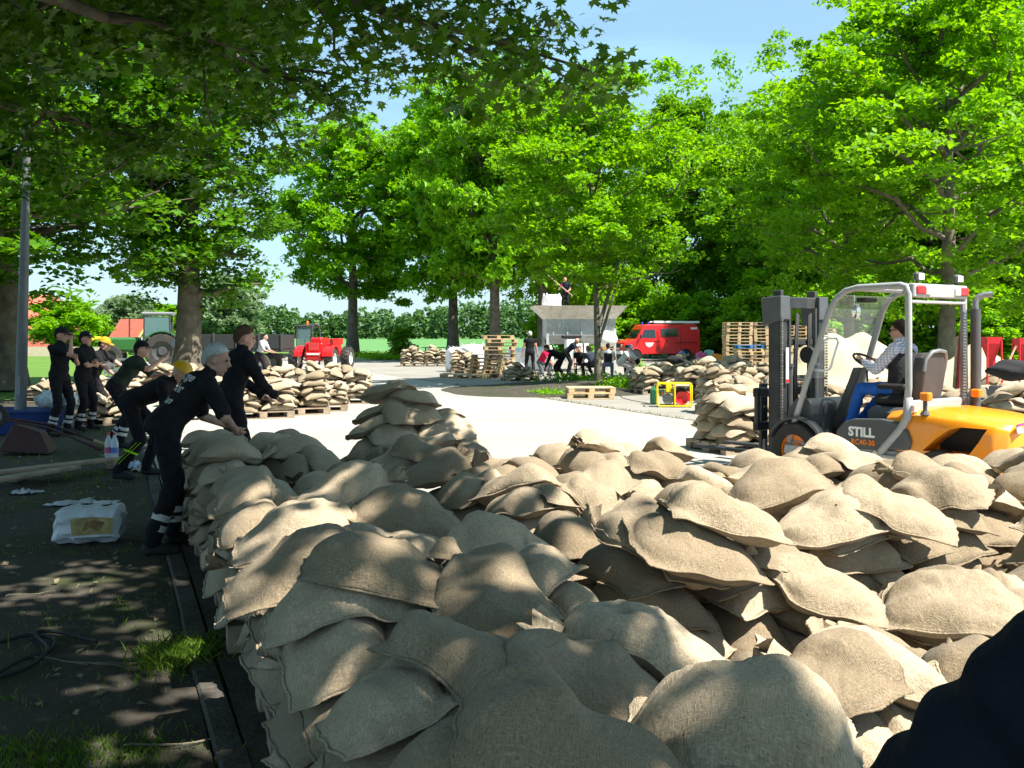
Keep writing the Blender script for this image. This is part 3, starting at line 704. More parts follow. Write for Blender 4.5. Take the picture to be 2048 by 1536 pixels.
        if neck:      # ruffled throat beyond the tie
            big = nu > 24
            na, nr = (30, 6) if big else (16, 4)
            ez = top[-1, nv//2]; p0 = np.array([X[-1, nv//2], Y[-1, nv//2], ez+.02])
            el = neckdir if neckdir is not None else rng.uniform(.0, 1.1); az = yaw + rng.uniform(-.6, .6)
            dr = np.array([cos(az)*cos(el), sin(az)*cos(el), sin(el)]); sdv = np.array([-sin(az), cos(az), 0]); upv = np.cross(dr, sdv)
            lobes = rng.integers(3, 6); p = rng.uniform(0, 6.28, 4); vs = []
            for r_ in range(nr):
                t = r_/(nr-1); a = np.arange(na)/na*2*pi
                rad = (.020 + .042*t**.7)*(1+.34*t*np.sin(lobes*a+p[0])+.16*t*np.sin((2*lobes+1)*a+p[1]))
                ln = (-.03 + .105*t)*(1+.25*t*np.sin(3*a+p[2])+.12*t*np.sin(7*a+p[3]))
                fl = .55
                vs.append(p0 + dr*ln[:, None] + sdv*(rad*np.cos(a))[:, None] + upv*(rad*fl*np.sin(a)+.02*t*np.sin(lobes*a+p[3]))[:, None])
            nvv = np.concatenate(vs); b0 = len(V3); R_ = np.arange(na)
            fs = []
            for r_ in range(nr-1):
                fs.append(np.stack([b0+r_*na+R_, b0+r_*na+(R_+1) % na, b0+(r_+1)*na+(R_+1) % na, b0+(r_+1)*na+R_], -1))
            V3 = np.concatenate([V3, nvv]); Fq = np.concatenate([Fq]+fs); uvv = np.concatenate([uvv, nvv[:, :2]-p0[:2]])
        bag = dict(V=V3, F=Fq, uv=uvv, tone=rng.uniform(0, 1), c=(cx, cy, float(top.mean())), info=info or {}, n=(nu, nv), neck=neck,
                   throat=(X[-1, nv//2], Y[-1, nv//2], float(top[-1, nv//2])+.02, yaw) if neck else None, yaw=yaw, L=L)
        s.bags.append(bag); return bag
def lay_load(hp, cx, cy, yaw, nl, lx=1.2, ly=1.0, z0=.144, q=(18, 12), key='', jit=.04, fill=True, T=.115, neckp=.12, top_mess=3):
    """bags stacked in layers on one pallet"""
    hp.flat(cx, cy, yaw, lx/2, ly/2, z0)
    c, n = cos(yaw), sin(yaw); rng = BR
    for k in range(nl):
        sh = 1-.045*max(0, k-nl+3)*1.0
        if k % 2 == 0:   # long way across
            xs = np.linspace(-lx/2+.25, lx/2-.25, 2 if lx < 1.5 else 3)*sh; ys = np.linspace(-ly/2+.14, ly/2-.14, max(2, int(round(ly/.29))))*sh; yy = 0
        else:
            xs = np.linspace(-lx/2+.14, lx/2-.14, max(2, int(round(lx/.29))))*sh; ys = np.linspace(-ly/2+.24, ly/2-.24, 2)*sh; yy = pi/2
        sp = [(a, b) for a in xs for b in ys]; rng.shuffle(sp)
        for a, b in sp:
            if not fill and 0 < k < nl-1 and abs(a) < lx/2-.35 and abs(b) < ly/2-.33:
                hp.flat(cx+a*c-b*n, cy+a*n+b*c, yaw, .2, .2, z0+.1*(k+1)); continue
            a += rng.uniform(-jit, jit); b += rng.uniform(-jit, jit)
            hp.bag(cx+a*c-b*n, cy+a*n+b*c, yaw+yy+rng.uniform(-.16, .16)+(pi if rng.random() < .5 else 0), L=rng.uniform(.48, .56), Wd=rng.uniform(.29, .34),
                   T=T*rng.uniform(.85, 1.15), q=q, neck=int(rng.random() < neckp), info=dict(key=key, layer=k, nl=nl, lc=(cx, cy)), rng=rng)
    for _ in range(top_mess):
        a = rng.uniform(-lx/2+.25, lx/2-.25); b = rng.uniform(-ly/2+.2, ly/2-.2)
        hp.bag(cx+a*c-b*n, cy+a*n+b*c, rng.uniform(0, 6.28), L=rng.uniform(.46, .55), Wd=rng.uniform(.28, .35), T=T*rng.uniform(.95, 1.25), q=q, neck=int(rng.random() < .7), info=dict(key=key, layer=nl, nl=nl, lc=(cx, cy)), rng=rng)

# near field: rows of loaded pallets right of the kerb.  (n, s) across and along the road
near = Heap(-4.5, .9, 6.5, 11.5, .016)
COLN = [1.12, 2.50, 3.86, 5.20, 6.52]
ORD = ['kerb side', 'second', 'third', 'fourth', 'fifth']
ends = [9.3, 8.9, 8.1, 7.4, 6.8]
near_pal = []
for ci, n0 in enumerate(COLN):
    s0 = [1.55, 1.3, .2, -.8, -1.5][ci]; row = 0; ss = []
    while s0 < ends[ci]-.4: ss.append(s0); s0 += 1.40
    for ri, s_ in reversed(list(enumerate(ss))):
        p = NS(n0+BR.uniform(-.04, .04), s_+BR.uniform(-.05, .05)); 
        if p.x - .75 > (p.y+.75)*.56 or p.y < .9: continue
        nl = 4
        if ci == 2 and 1.2 < s_ < 2.5: nl = 3
        if ci == 0 and s_ > 7.2: nl = 5
        if ci in (1, 2) and 2.6 < s_ < 3.9: nl = 2
        hq = (30, 19) if p.y < 4.4 else ((24, 14) if p.y < 6.5 else (18, 11))
        yw = ROAD_YAW - pi/2 + BR.uniform(-.05, .05)
        near_pal.append((p, yw, ci, ri))
        lay_load(near, p.x, p.y, yw, nl, 1.14, 1.18, key=(ci, ri, len(ss)), q=hq, neckp=.3, top_mess=0 if p.y < 3 else 1, T=.160)
print('near height pct', np.percentile(near.H[near.H > .3], [5, 25, 50, 75, 95, 99]).round(2))
# bags one can recognise on top of the loads: (column, row in the photo, height guess, direction on the ground in degrees, length, width, thickness, tied neck)
HERO = [
 (780, 838, 1.0, 10, .56, .36, .15, 0), (850, 826, 1.05, -15, .55, .36, .15, 1), (760, 815, 1.15, 25, .5, .34, .14, 0), (812, 806, 1.2, 0, .55, .34, .15, 0),
 (1560, 965, .85, 185, .62, .42, .17, 0), (1870, 960, .9, 150, .64, .40, .18, 1), (1790, 900, .95, 10, .6, .38, .16, 1),
 (1330, 925, .85, 5, .6, .38, .15, 0), (1200, 970, .82, 60, .6, .38, .17, 0), (870, 960, .85, -5, .62, .40, .15, 1),
 (1650, 1050, .82, 185, .66, .42, .18, 1), (1395, 1075, .75, 15, .64, .42, .17, 0), (1120, 1060, .8, 190, .62, .42, .16, 1),
 (1010, 1080, .78, 160, .62, .40, .17, 0), (690, 965, .86, 20, .62, .40, .15, 1), (820, 1035, .78, -25, .62, .36, .14, 0), (590, 1040, .8, 10, .62, .38, .15, 0),
 (600, 1095, .74, 15, .66, .42, .16, 1), (780, 1105, .66, -20, .60, .38, .14, 0), (690, 1165, .72, 10, .6, .38, .14, 0),
 (770, 1200, .76, 0, .62, .40, .15, 0), (1290, 1110, .72, 190, .6, .4, .16, 0), (1450, 1190, .78, 5, .60, .40, .19, 0),
 (1790, 1145, .82, -20, .64, .40, .16, 0), (1880, 1165, .88, -25, .6, .36, .14, 0), (1900, 1235, .82, -35, .66, .44, .17, 0), (1640, 1130, .8, 170, .6, .4, .16, 1),
 (1740, 1330, .80, 178, .60, .36, .17, 1), (950, 1300, .74, -35, .60, .42, .16, 0), (980, 1200, .88, 120, .52, .44, .17, 1),
 (1180, 1400, .78, 15, .56, .38, .15, 0), (1300, 1310, .88, 172, .62, .38, .19, 1), (1480, 1440, .86, -12, .58, .36, .18, 0), (940, 1500, .70, 10, .5, .36, .14, 0),
 (1150, 1530, .72, -5, .55, .36, .15, 0), (1650, 1400, .70, 20, .5, .34, .12, 0),
]
HB = near.H.copy()
def ray_hit(px, py):
    """where the line of sight through a photo pixel meets the pile"""
    for d in np.arange(1.6, 11, .02):
        x, z = (px-CX)/F*d, CAMH-(py-HY)/F*d
        j_, i_ = int((d-near.y0)/near.res), int((x-near.x0)/near.res)
        if 0 <= j_ < near.ny and 0 <= i_ < near.nx and z <= HB[j_, i_] + .08: return x, d
    return (px-CX)/F*d, d
mc = G(792, 850, .8)
for k in range(15):       # the dark mound at the far end beside the road
    a = k*2.4; r_ = (.46, .30, .12)[k//6]
    near.bag(mc.x+r_*1.25*cos(a), mc.y+r_*.6*sin(a), BR.uniform(-.5, .5)+(pi if k % 2 else 0), L=.52, Wd=.33, T=.15, q=(24, 16), neck=int(k in (4, 9, 13)), info=dict(key='mound', layer=k))
for k, (px, py, h, yw, L_, W_, T_, nk) in sorted(enumerate(HERO), key=lambda t: -t[1][1] if t[1][1] < 860 else 0):
    x, y = ray_hit(px, py) if h < .99 else G(px, py, h)[:2]
    if y < 8 and float(near.sample(np.array([x]), np.array([y]))[0]) > (.84 if y < 5 else .78): continue
    near.bag(x, y, radians(yw), L=L_*.88, Wd=W_*.80, T=T_*1.02, q=(48, 32) if y < 5.5 else (32, 22), neck=nk, droop=.05, info=dict(key='hero', px=px, py=py, i=k))
print('near height pct', np.percentile(near.H[near.H > .3], [5, 25, 50, 75, 95, 99]).round(2))
# ---- other heaps further off
far_heaps = []
def heap_at(cx, cy, w, q=(12, 8), res=.03):
    h = Heap(cx-w, cy-w, cx+w, cy+w, res); far_heaps.append(h); return h
pallet_spots = []       # (x, y, yaw) of pallets under loads
def far_load(px, d, yaw, nl, key, lx=1.2, ly=1.0, q=(10, 7), n=1, dx=0, top=3, T=.115):
    x = (px-CX)/F*d+dx; h = heap_at(x, d, 1.6); lay_load(h, x, d, yaw, max(2, int(round(nl*.8))), lx, ly, key=key, q=q, T=T*1.22, top_mess=top, fill=False, jit=.03)
    pallet_spots.append((x, d, yaw, key)); return h
# mid left loads beside the road (the pale stacks above the dark mound)
ry = ROAD_YAW - pi/2
for px, d, nl, ya in [(690, 23.5, 7, .05), (590, 20.2, 6, ry+.1), (640, 21.2, 5, .15), (520, 19.4, 6, ry), (560, 23.2, 7, ry), (480, 22.0, 6, ry), (625, 25.2, 6, 0)]:
    far_load(px, d, ya, nl, 'midleft%d' % px, q=(12, 8))
# load in front of the forks
for px, d, nl, ya in [(1482, 13.9, 6, ry), (1550, 15.6, 6, ry+.2)]:
    far_load(px, d, ya, nl, 'fork%d' % px, lx=1.05, ly=.9, q=(18, 12), T=.115, top=1)
# loads in a row behind the generator
for px, d, nl, ya in [(1310, 27.2, 6, .3), (1372, 28.8, 7, .3), (1400, 25.4, 7, .1), (1450, 24.4, 8, .2), (1500, 22.2, 8, 0), (1462, 20.4, 6, .2), (1520, 18.6, 6, .1), (1548, 26, 8, 0), (1460, 28, 8, .3), (1340, 30.5, 6, .3)]:
    far_load(px, d, ya, nl, 'gen%d' % px, q=(12, 8), top=4)
# loads behind the forklift
for px, d, nl, ya in [(1660, 17.5, 5, 0), (1735, 16.5, 5, .2), (1900, 16.4, 6, .1), (1980, 15.2, 7, .3), (2040, 14.2, 7, 0), (2075, 17, 7, 0), (1810, 18, 6, .1), (1600, 17.6, 6, .2)]:
    far_load(px, d, ya, nl, 'back%d' % px, q=(12, 8), top=4)
# far stacks beside the field
for px, d, nl, ya in [(826, 50, 8, 0), (872, 50, 8, 0), (930, 41, 8, .1), (1015, 38, 3, .1), (1040, 34.5, 2, .2)]:
    far_load(px, d, ya, nl, 'field%d' % px, q=(9, 7), top=4)
# left, behind the workers
for px, d, nl, ya in [(300, 26, 6, .1), (240, 24, 4, .2), (345, 24.5, 7, .1), (390, 22.5, 6, 0), (110, 24, 2, 0), (215, 18.0, 5, ry), (440, 25, 6, 0)]:
    far_load(px, d, ya, nl, 'left%d' % px, q=(10, 8), top=3)

# ---- turn bags into objects: the 300 that show largest are things, the rest one mass
ALL = near.bags + [b for h in far_heaps for b in h.bags]
def visibility(bags):
    """z-buffer of bag vertices' faces on a coarse raster seen by the camera (splatting quads' centres)"""
    Wd_, Hh = 512, 384; zb = np.full((Hh, Wd_), 1e9); ib = np.full((Hh, Wd_), -1)
    for bi, b in enumerate(bags):
        V = b['V']; Fq = b['F']; q = V[Fq]; 
        pts = []
        d0 = max(1.2, b['c'][1]); n = int(min(5, max(1, math.ceil(.05*F/4/d0/1.0))))
        for i in range(n):
            for j in range(n):
                a, c = (i+.5)/n, (j+.5)/n
                pts.append((q[:, 0]*(1-a)+q[:, 1]*a)*(1-c)+(q[:, 3]*(1-a)+q[:, 2]*a)*c)
        p = np.concatenate(pts); p = p[p[:, 1] > .4]
        x = ((p[:, 0]/p[:, 1]*F+CX)/4).astype(int); y = (((CAMH-p[:, 2])/p[:, 1]*F+HY)/4).astype(int)
        ok = (x >= 0) & (x < Wd_) & (y >= 0) & (y < Hh); x, y, z = x[ok], y[ok], p[ok, 1]
        o = np.argsort(-z); x, y, z = x[o], y[o], z[o]; m = z < zb[y, x]
        zb[y[m], x[m]] = z[m]; ib[y[m], x[m]] = bi
    return np.bincount(ib[ib >= 0].ravel(), minlength=len(bags)), ib
vis, ib_ = visibility(ALL)
order = np.argsort(-vis); single = [int(i) for i in order[:298] if vis[i] > 0]
for i, b in enumerate(ALL): b['vis'] = int(vis[i])
def bag_mesh(bs, name):
    V = []; Fq = []; uv = []; tn = []; o = 0
    for b in bs:
        V.append(b['V']); Fq.append(b['F']+o); uv.append(b['uv']); tn.append(np.full(len(b['V']), b['tone'])); o += len(b['V'])
    V = np.concatenate(V); Fq = np.concatenate(Fq); uv = np.concatenate(uv); tn = np.concatenate(tn)
    me = np_mesh(name, V, Fq, M['burlap'], smooth=True)
    l = me.uv_layers.new(name='UVMap'); l.data.foreach_set('uv', uv[Fq.ravel()].astype(np.float32).ravel())
    a = me.attributes.new('tone', 'FLOAT', 'POINT'); a.data.foreach_set('value', tn.astype(np.float32)); return me
def px_of(p):
    return (p[0]/p[1]*F+CX, (CAMH-p[2])/p[1]*F+HY)
ORDW = ['first', 'second', 'third', 'fourth', 'fifth', 'sixth', 'seventh', 'eighth', 'ninth', 'tenth']
FARG = [('midleft', 'beside the road', 'sandbags in the pale loads by the road'), ('fork', 'before the forks', 'sandbags before the forklift'), ('gen', 'behind the generator', 'sandbags behind the generator'),
        ('back', 'behind the forklift', 'sandbags behind the forklift'), ('field', 'by the field', 'sandbags by the field'), ('left', 'behind the workers', 'sandbags behind the workers')]
RANK = {}
for pre, _, _ in FARG:
    ks = sorted({b['info']['key']: px_of((b['info']['lc'][0], b['info']['lc'][1], .5))[0] for b in ALL if isinstance(b['info'].get('key'), str) and b['info']['key'].startswith(pre)}.items(), key=lambda t: t[1])
    for r_, (k_, _x) in enumerate(ks): RANK[k_] = ORDW[min(9, r_)]
def bag_label(b):
    c = b['c']; x, y = px_of(c); i = b['info']; key = i.get('key'); nk = b['neck']
    look = ('pale ' if b['tone'] > .66 else 'brownish ' if b['tone'] < .33 else '') + ('tied sandbag' if nk else 'sewn sandbag')
    if key == 'mound': return '%s in the dark mound at the far end, %s' % (look, ('lowest ring', 'middle ring', 'top')[min(2, i['layer']//6)]), 'sandbags in the dark mound'
    k, nl = i['layer'], i['nl']; lx_, ly_ = c[0]-i['lc'][0], c[1]-i['lc'][1]
    pos = ('near ' if ly_ < -.22 else 'far ' if ly_ > .22 else '') + ('left' if lx_ < -.2 else 'right' if lx_ > .2 else 'middle')
    wh = 'on top' if k >= nl else 'top layer' if k == nl-1 else ORDW[k]+' layer up'
    if isinstance(key, tuple):
        ci, ri, n = key; return '%s, %s, %s, %s load in %s row from the kerb' % (look, pos, wh, ORDW[min(9, ri)], ORDW[ci]), 'sandbags on the near loads'
    for pre, t, g in FARG:
        if key.startswith(pre): return '%s, %s, %s, %s load from left %s' % (look, pos, wh, RANK[key], t), g
HL = ['flat dark sandbag at the left foot of the shaded mound by the road', 'sandbag with tied neck on the right slope of the shaded mound by the road', 'sandbag at upper left of the shaded mound by the road', 'topmost sandbag of the shaded mound by the road',
 'sunlit broad sandbag in mid pile pointing its corner to the left', 'sunlit sandbag with tied neck just below the orange forklift rear', 'sunlit sandbag standing highest against the grey forklift side',
 'sunlit sandbag at the far edge left of the forklift mast', 'half shaded sandbag draped at the light boundary near the far edge', 'dappled sandbag with neck at the far left of the bright zone',
 'sunlit sandbag with big curled ruffled neck in mid pile', 'sunlit smooth sandbag left of the big curled neck', 'dappled sandbag with ruffled neck above the dark gap', 'shaded sandbag at the left brink of the dark gap',
 'shaded sandbag with dark folded neck behind the two large kerb side bags', 'shaded sandbag right of the bag with the dark folded neck', 'shaded sandbag with long sewn hem at the kerb side', 'big shaded sandbag directly under the hemmed bag at the kerb side',
 'dim sandbag right of the big kerb side bag', 'dappled sandbag hanging over the kerb side edge', 'sandbag with a bright sun patch at the kerb side edge', 'sunlit sandbag with shaded lower half right of the dark gap',
 'rounded half shaded sandbag with ragged seam in mid right', 'sunlit sandbag on the right with its hem toward the shade', 'sunlit narrow sandbag overlapping its neighbour on the right', 'large sunlit sandbag nearest the dark blue sleeve',
 'sunlit sandbag with short neck above the rounded half shaded bag', 'dappled sandbag with gathered neck left of the dark blue sleeve', 'big dappled sandbag tipped toward the kerb in front', 'triangular shaded sandbag with knotted tail on the front load',
 'sandbag with a loose string across it in the foreground', 'long pleated sandbag in the foreground centre', 'largest foreground sandbag with a bright sun patch', 'lowest foreground sandbag with pointed corner on the left',
 'foreground sandbag cut by the lower edge of the photo', 'small sandbag tucked low beside the dark blue sleeve']
for i in single:
    b = ALL[i]; V = b['V']; c = np.array([b['c'][0], b['c'][1], V[:, 2].min()])
    b2 = dict(b); b2['V'] = V-c; me = bag_mesh([b2], 'sandbag'); o = link('sandbag', me); o.location = c
    if b['info'].get('key') == 'hero': lb, g = HL[b['info']['i']], 'sandbags on the near loads'
    else: lb, g = bag_label(b)
    tag(o, lb, 'sandbag', g)
    if b['neck'] and b['vis'] > 60:
        x, y, z, yw = b['throat']; z -= c[2]; x -= c[0]; y -= c[1]; mb = MB(); a = Vector((cos(yw), sin(yw), 0)); sd_ = Vector((-sin(yw), cos(yw), 0)); up_ = Vector((0, 0, 1)); p = Vector((x, y, z))
        ring = [p + sd_*.034*cos(t) + up_*.018*sin(t) + a*.004*sin(3*t) for t in np.linspace(0, 2*pi, 15)]
        mb.tube(ring, .0032, 5); e0 = ring[0]
        mb.tube([e0, e0+sd_*.04-a*.03-up_*.01, e0+sd_*.05-a*.08-up_*.012, e0+sd_*.09-a*.12-up_*.03], .0025, 5)
        s_ = mb.build('tie_string', M['string'], o, smooth='all')
sset = set(single)
def buried(b):      # wholly covered by others: nothing of it shows from anywhere near the camera
    if not b['info'].get('key') or isinstance(b['info']['key'], str): return b['vis'] == 0 and b['info'].get('layer', 9) < 1 and b['c'][1] < 8
    V = b['V'][::7]; hh = near.sample(V[:, 0], V[:, 1]); return b['vis'] == 0 and float(np.mean(hh > V[:, 2]+.05)) > .80
rest = [b for i, b in enumerate(ALL) if i not in sset and not buried(b)]; print('mass', len(rest))
o = link('sandbag_mass', bag_mesh(rest, 'sandbag_mass')); tag(o, 'the many smaller and half hidden burlap sandbags of all heaps', 'sandbags', kind='stuff')
print('bags', len(ALL), 'single', len(single), 'min vis', min(ALL[i]['vis'] for i in single))
# ------------------------------------------------------------------ lettering and people
def text_part(txt, size, loc, rot, m, parent, name='lettering', ext=.002, shear=0, bold=0, align='CENTER'):
    cu = bpy.data.curves.new('letters', 'FONT'); cu.body = txt; cu.size = size; cu.extrude = ext; cu.align_x = align; cu.align_y = 'CENTER'; cu.shear = shear; cu.offset = bold
    cu.resolution_u = 3
    t = bpy.data.objects.new('letters', cu); COL.objects.link(t); dg = bpy.context.evaluated_depsgraph_get(); dg.update()
    me = bpy.data.meshes.new_from_object(t.evaluated_get(dg)); bpy.data.objects.remove(t); bpy.data.curves.remove(cu)
    me.materials.clear(); me.materials.append(m); o = link(name, me, parent); o.location = loc; o.rotation_euler = rot; return o
def baked(mb, mods, name, mats):
    """runs modifiers on a temporary object and returns the finished mesh"""
    me = mb if isinstance(mb, bpy.types.Mesh) else mb.mesh(name, mats); o = bpy.data.objects.new('tmp', me); COL.objects.link(o)
    for ty, kw in mods:
        m = o.modifiers.new(ty.lower(), ty)
        for k, v in kw.items(): setattr(m, k, v)
    dg = bpy.context.evaluated_depsgraph_get(); dg.update(); r = bpy.data.meshes.new_from_object(o.evaluated_get(dg)); bpy.data.objects.remove(o); r.name = name; return r
def ik(a, b, l1, l2, pole):
    d = b-a; D = min(d.length, (l1+l2)*.999); u = d.normalized(); x = (l1*l1-l2*l2+D*D)/(2*D); h = math.sqrt(max(0, l1*l1-x*x))
    p = pole - u*pole.dot(u); p = p.normalized() if p.length > 1e-5 else u.orthogonal().normalized()
    return a+u*x+p*h, a+u*D
CLOTH = {}
def cloth(col, name='cloth'):
    k = tuple(col)
    if k not in CLOTH: CLOTH[k] = mat(name, col, .88, var=.18, scale=10, bump=.5, bscale=28, spec=.15)
    return CLOTH[k]
back_text_ref = [None]
MIRR = dict(hair_dark=(.03, .02, .015), hair_grey=(.42, .42, .40), hair_brown=(.09, .05, .03))
def person(loc, yaw, label, pel=(0, 0, .95), lean=8, side=0, look=(0, 0), hl=(.15, .25, .8), hr=(.15, -.25, .8), fl=(0, .12, .09), fr=(0, -.12, .09), shirt=(.015, .015, .018), pants=(.012, .012, .015),
           sleeve=.55, vox=.016, hair='hair_dark', cap=None, helmet=None, bands=0, knee=(1, 0, 0), elbow=(-.4, 0, -.8), scale=1.0, skin=(.46, .25, .17), bandcol=(.5, .5, .48), stripes=None, group=None, fingers=False, plaid=False, extra=None, gloves=None):
    root = empty('person', loc, yaw, label, 'person', group); root.scale = (scale,)*3
    V = Vector; pel = V(pel); ln = radians(lean); sp = V((sin(ln), side, cos(ln))).normalized(); lat = V((0, 1, 0)); lat = (lat - sp*lat.dot(sp)).normalized(); fw = lat.cross(sp)
    neck = pel + sp*.50; prims = []   # (a, b, ra, rb, region)
    mb = MB()
    def cap_(a, b, ra, rb, reg):
        n = 6; pts = [a.lerp(b, i/n) for i in range(n+1)]; mb.tube(pts, [ra+(rb-ra)*i/n for i in range(n+1)], 12); mb.ball(a, ra, 10, 6); mb.ball(b, rb, 10, 6); prims.append((a, b, ra, rb, reg))
    # torso
    rings = []
    for t, w, d, o in [(-.10, .150, .115, 0), (-.02, .172, .128, -.005), (.08, .165, .122, .0), (.18, .155, .112, .01), (.30, .178, .122, .01), (.40, .190, .118, 0), (.455, .165, .090, -.01), (.50, .075, .062, 0)]:
        c = pel + sp*t + fw*o; rings.append([c + lat*w*cos(a) + fw*d*sin(a) for a in np.linspace(0, 2*pi, 16, endpoint=False)])
    mb.loft(rings); prims.append((pel-sp*.06, pel+sp*.03, .15, .15, 2)); prims.append((pel+sp*.12, pel+sp*.42, .15, .15, 1))
    hd = (sp*.55 + V((0, 0, .45))).normalized(); Rl = Matrix.Rotation(radians(look[0]), 3, 'Z'); 
    hdir = V((cos(radians(look[1])), 0, sin(radians(look[1])))); hdir = (Rl @ hdir); hup = (V((0, 0, 1))*.75 + hd*.6 - hdir*hdir.dot(V((0, 0, 1))*.75+hd*.6)).normalized(); hlat = hup.cross(hdir)
    hc = neck + hd*.135 + hdir*.025
    cap_(neck - sp*.03, hc - hup*.03, .060, .054, 0)
    R = Matrix((hdir, hlat, hup)).transposed()
    mb.ball(hc + hup*.015 - hdir*.012, (.096, .076, .105), 16, 12, R); mb.ball(hc - hup*.050 + hdir*.028, (.062, .056, .066), 14, 10, R); mb.ball(hc - hup*.098 + hdir*.062, (.024, .028, .02), 8, 6, R)
    prims.append((hc, hc + hup*.02, .09, .09, 0)); prims.append((hc-hup*.09+hdir*.05, hc-hup*.05+hdir*.05, .05, .05, 0))
    nose = [hc + hdir*.082 + hup*.022, hc + hdir*.108 - hup*.018, hc + hdir*.098 - hup*.03]; mb.tube(nose, [.010, .017, .012], 8)
    mb.ball(hc + hdir*.086 - hup*.060, (.014, .026, .012), 8, 6, R)
    mb.tube([hc + hdir*.082 + hup*.034 + hlat*s_ for s_ in (-.045, -.02, 0, .02, .045)], .012, 6)
    for s_ in (-1, 1): mb.ball(hc + hlat*s_*.080 - hdir*.01 - hup*.008, (.020, .011, .032), 8, 6, R)
    # arms and legs
    joints = {}
    for s_, tgt, key in ((1, hl, 'l'), (-1, hr, 'r')):
        sh = pel + sp*.425 + lat*s_*.185; e, h = ik(sh, V(tgt), .29, .26, V(elbow)+V((0, s_*.5, 0)))
        cap_(sh, sh.lerp(e, sleeve*1.0 if sleeve < 1 else 1), .070, .056, 1)
        if sleeve < 1: cap_(sh.lerp(e, sleeve*.9), e, .046, .041, 0)
        if sleeve > 1: cap_(e, e.lerp(h, .92), .052, .042, 1); cap_(e.lerp(h, .85), h, .03, .028, 0)
        else: cap_(e, h, .041, .027, 0)
        hv = (h-e).normalized(); pn = hv.cross(V((0, 0, 1))); pn = pn.normalized() if pn.length > .01 else V((0, 1, 0)); joints[key] = (h, hv, pn, s_)
        mb.ball(h + hv*.045, (.05, .04, .024), 10, 8, Matrix((hv, pn, hv.cross(pn))).transposed()); prims.append((h, h+hv*.09, .04, .035, 4 if gloves else 0))
    for s_, tgt in ((1, fl), (-1, fr)):
        hip = pel + lat*s_*.09 - V((0, 0, .02)); k_, a_ = ik(hip, V(tgt), .44, .43, V(knee)+V((0, s_*.15, 0)))
        cap_(hip, k_, .098, .066, 2); cap_(k_, a_ + V((0, 0, .02)), .066, .058, 2)
        ft = a_ + V((.10, s_*.03, -.03)); mb.tube([a_ - V((.05, 0, .045)), a_ + V((.03, 0, -.035)), a_ + V((.12, s_*.02, -.05)), a_ + V((.19, s_*.03, -.062))], [.042, .05, .046, .028], 10)
        mb.ball(a_ - V((.03, 0, .03)), .045, 8, 6); mb.ball(a_ + V((.17, s_*.03, -.058)), (.04, .042, .028), 8, 6)
        prims.append((a_ - V((0.05, 0, .045)), a_ + V((.2, s_*.03, -.06)), .05, .04, 3)); joints['k%d' % s_] = (k_, a_)
    mats = [cloth(skin, 'skin') if skin != (.46, .25, .17) else M['skin'], cloth(shirt, 'shirt'), cloth(pants, 'trousers'), M['black']] + ([cloth(gloves, 'gloves')] if gloves else [])
    if plaid:
        pm, nt, pb = newmat('checked_shirt'); N = nt.nodes; tc_ = N.new('ShaderNodeTexCoord'); se = N.new('ShaderNodeSeparateXYZ'); nt.links.new(tc_.outputs['Object'], se.inputs[0]); prev = None
        for ax_ in (0, 2):
            a_ = N.new('ShaderNodeMath'); a_.operation = 'MULTIPLY'; a_.inputs[1].default_value = 210; nt.links.new(se.outputs[ax_], a_.inputs[0]); s__ = N.new('ShaderNodeMath'); s__.operation = 'SINE'; nt.links.new(a_.outputs[0], s__.inputs[0])
            r__ = N.new('ShaderNodeMapRange'); r__.inputs[1].default_value = .1; r__.inputs[2].default_value = .5; r__.inputs[4].default_value = .5; nt.links.new(s__.outputs[0], r__.inputs[0])
            x_ = N.new('ShaderNodeMix'); x_.data_type = 'RGBA'; x_.inputs[7].default_value = (.16, .18, .42, 1); x_.inputs[6].default_value = (.75, .75, .78, 1); nt.links.new(r__.outputs[0], x_.inputs[0])
            if prev: nt.links.new(prev, x_.inputs[6])
            prev = x_.outputs[2]
        nt.links.new(prev, pb.inputs['Base Color']); pb.inputs['Roughness'].default_value = .85; mats[1] = pm
    me = baked(mb, [('REMESH', dict(mode='VOXEL', voxel_size=vox, use_smooth_shade=True)), ('SMOOTH', dict(factor=.5, iterations=2))], 'person_body', M['skin'])
    n = len(me.vertices); co = np.empty(n*3, np.float32); me.vertices.foreach_get('co', co); co = co.reshape(-1, 3)
    nr = np.empty(n*3, np.float32); me.vertices.foreach_get('normal', nr); nr = nr.reshape(-1, 3)
    # cloth folds on garment regions
    def near_(pc):
        best = np.full(len(pc), 1e9); reg = np.zeros(len(pc), int)
        for a, b, ra, rb, rg in prims:
            A = np.array(a); B = np.array(b); d = B-A; t = np.clip(((pc-A)@d)/max(1e-9, d@d), 0, 1); q = np.linalg.norm(pc-(A+t[:, None]*d), axis=1)-(ra+(rb-ra)*t)
            m_ = q < best; best[m_] = q[m_]; reg[m_] = rg
        return reg
    rv = near_(co); am = np.where((rv == 1) | (rv == 2), .007, 0)
    f = np.sin(co[:, 2]*38+6*np.sin(co[:, 0]*9)+4*co[:, 1])*.5 + np.sin(co[:, 2]*61-co[:, 0]*40+5*np.sin(co[:, 1]*11))*.4 + np.sin(co[:, 0]*33+co[:, 1]*27+co[:, 2]*15)*.5
    co = co + nr*(am*(f+.6))[:, None]; me.vertices.foreach_set('co', co.astype(np.float32).ravel())
    npol = len(me.polygons); pc = np.empty(npol*3, np.float32); me.polygons.foreach_get('center', pc); reg = near_(pc.reshape(-1, 3))
    me.materials.clear()
    for m_ in mats: me.materials.append(m_)
    me.polygons.foreach_set('material_index', reg.astype(np.int32)); me.polygons.foreach_set('use_smooth', np.ones(npol, bool)); me.update()
    body = link('body', me, root)
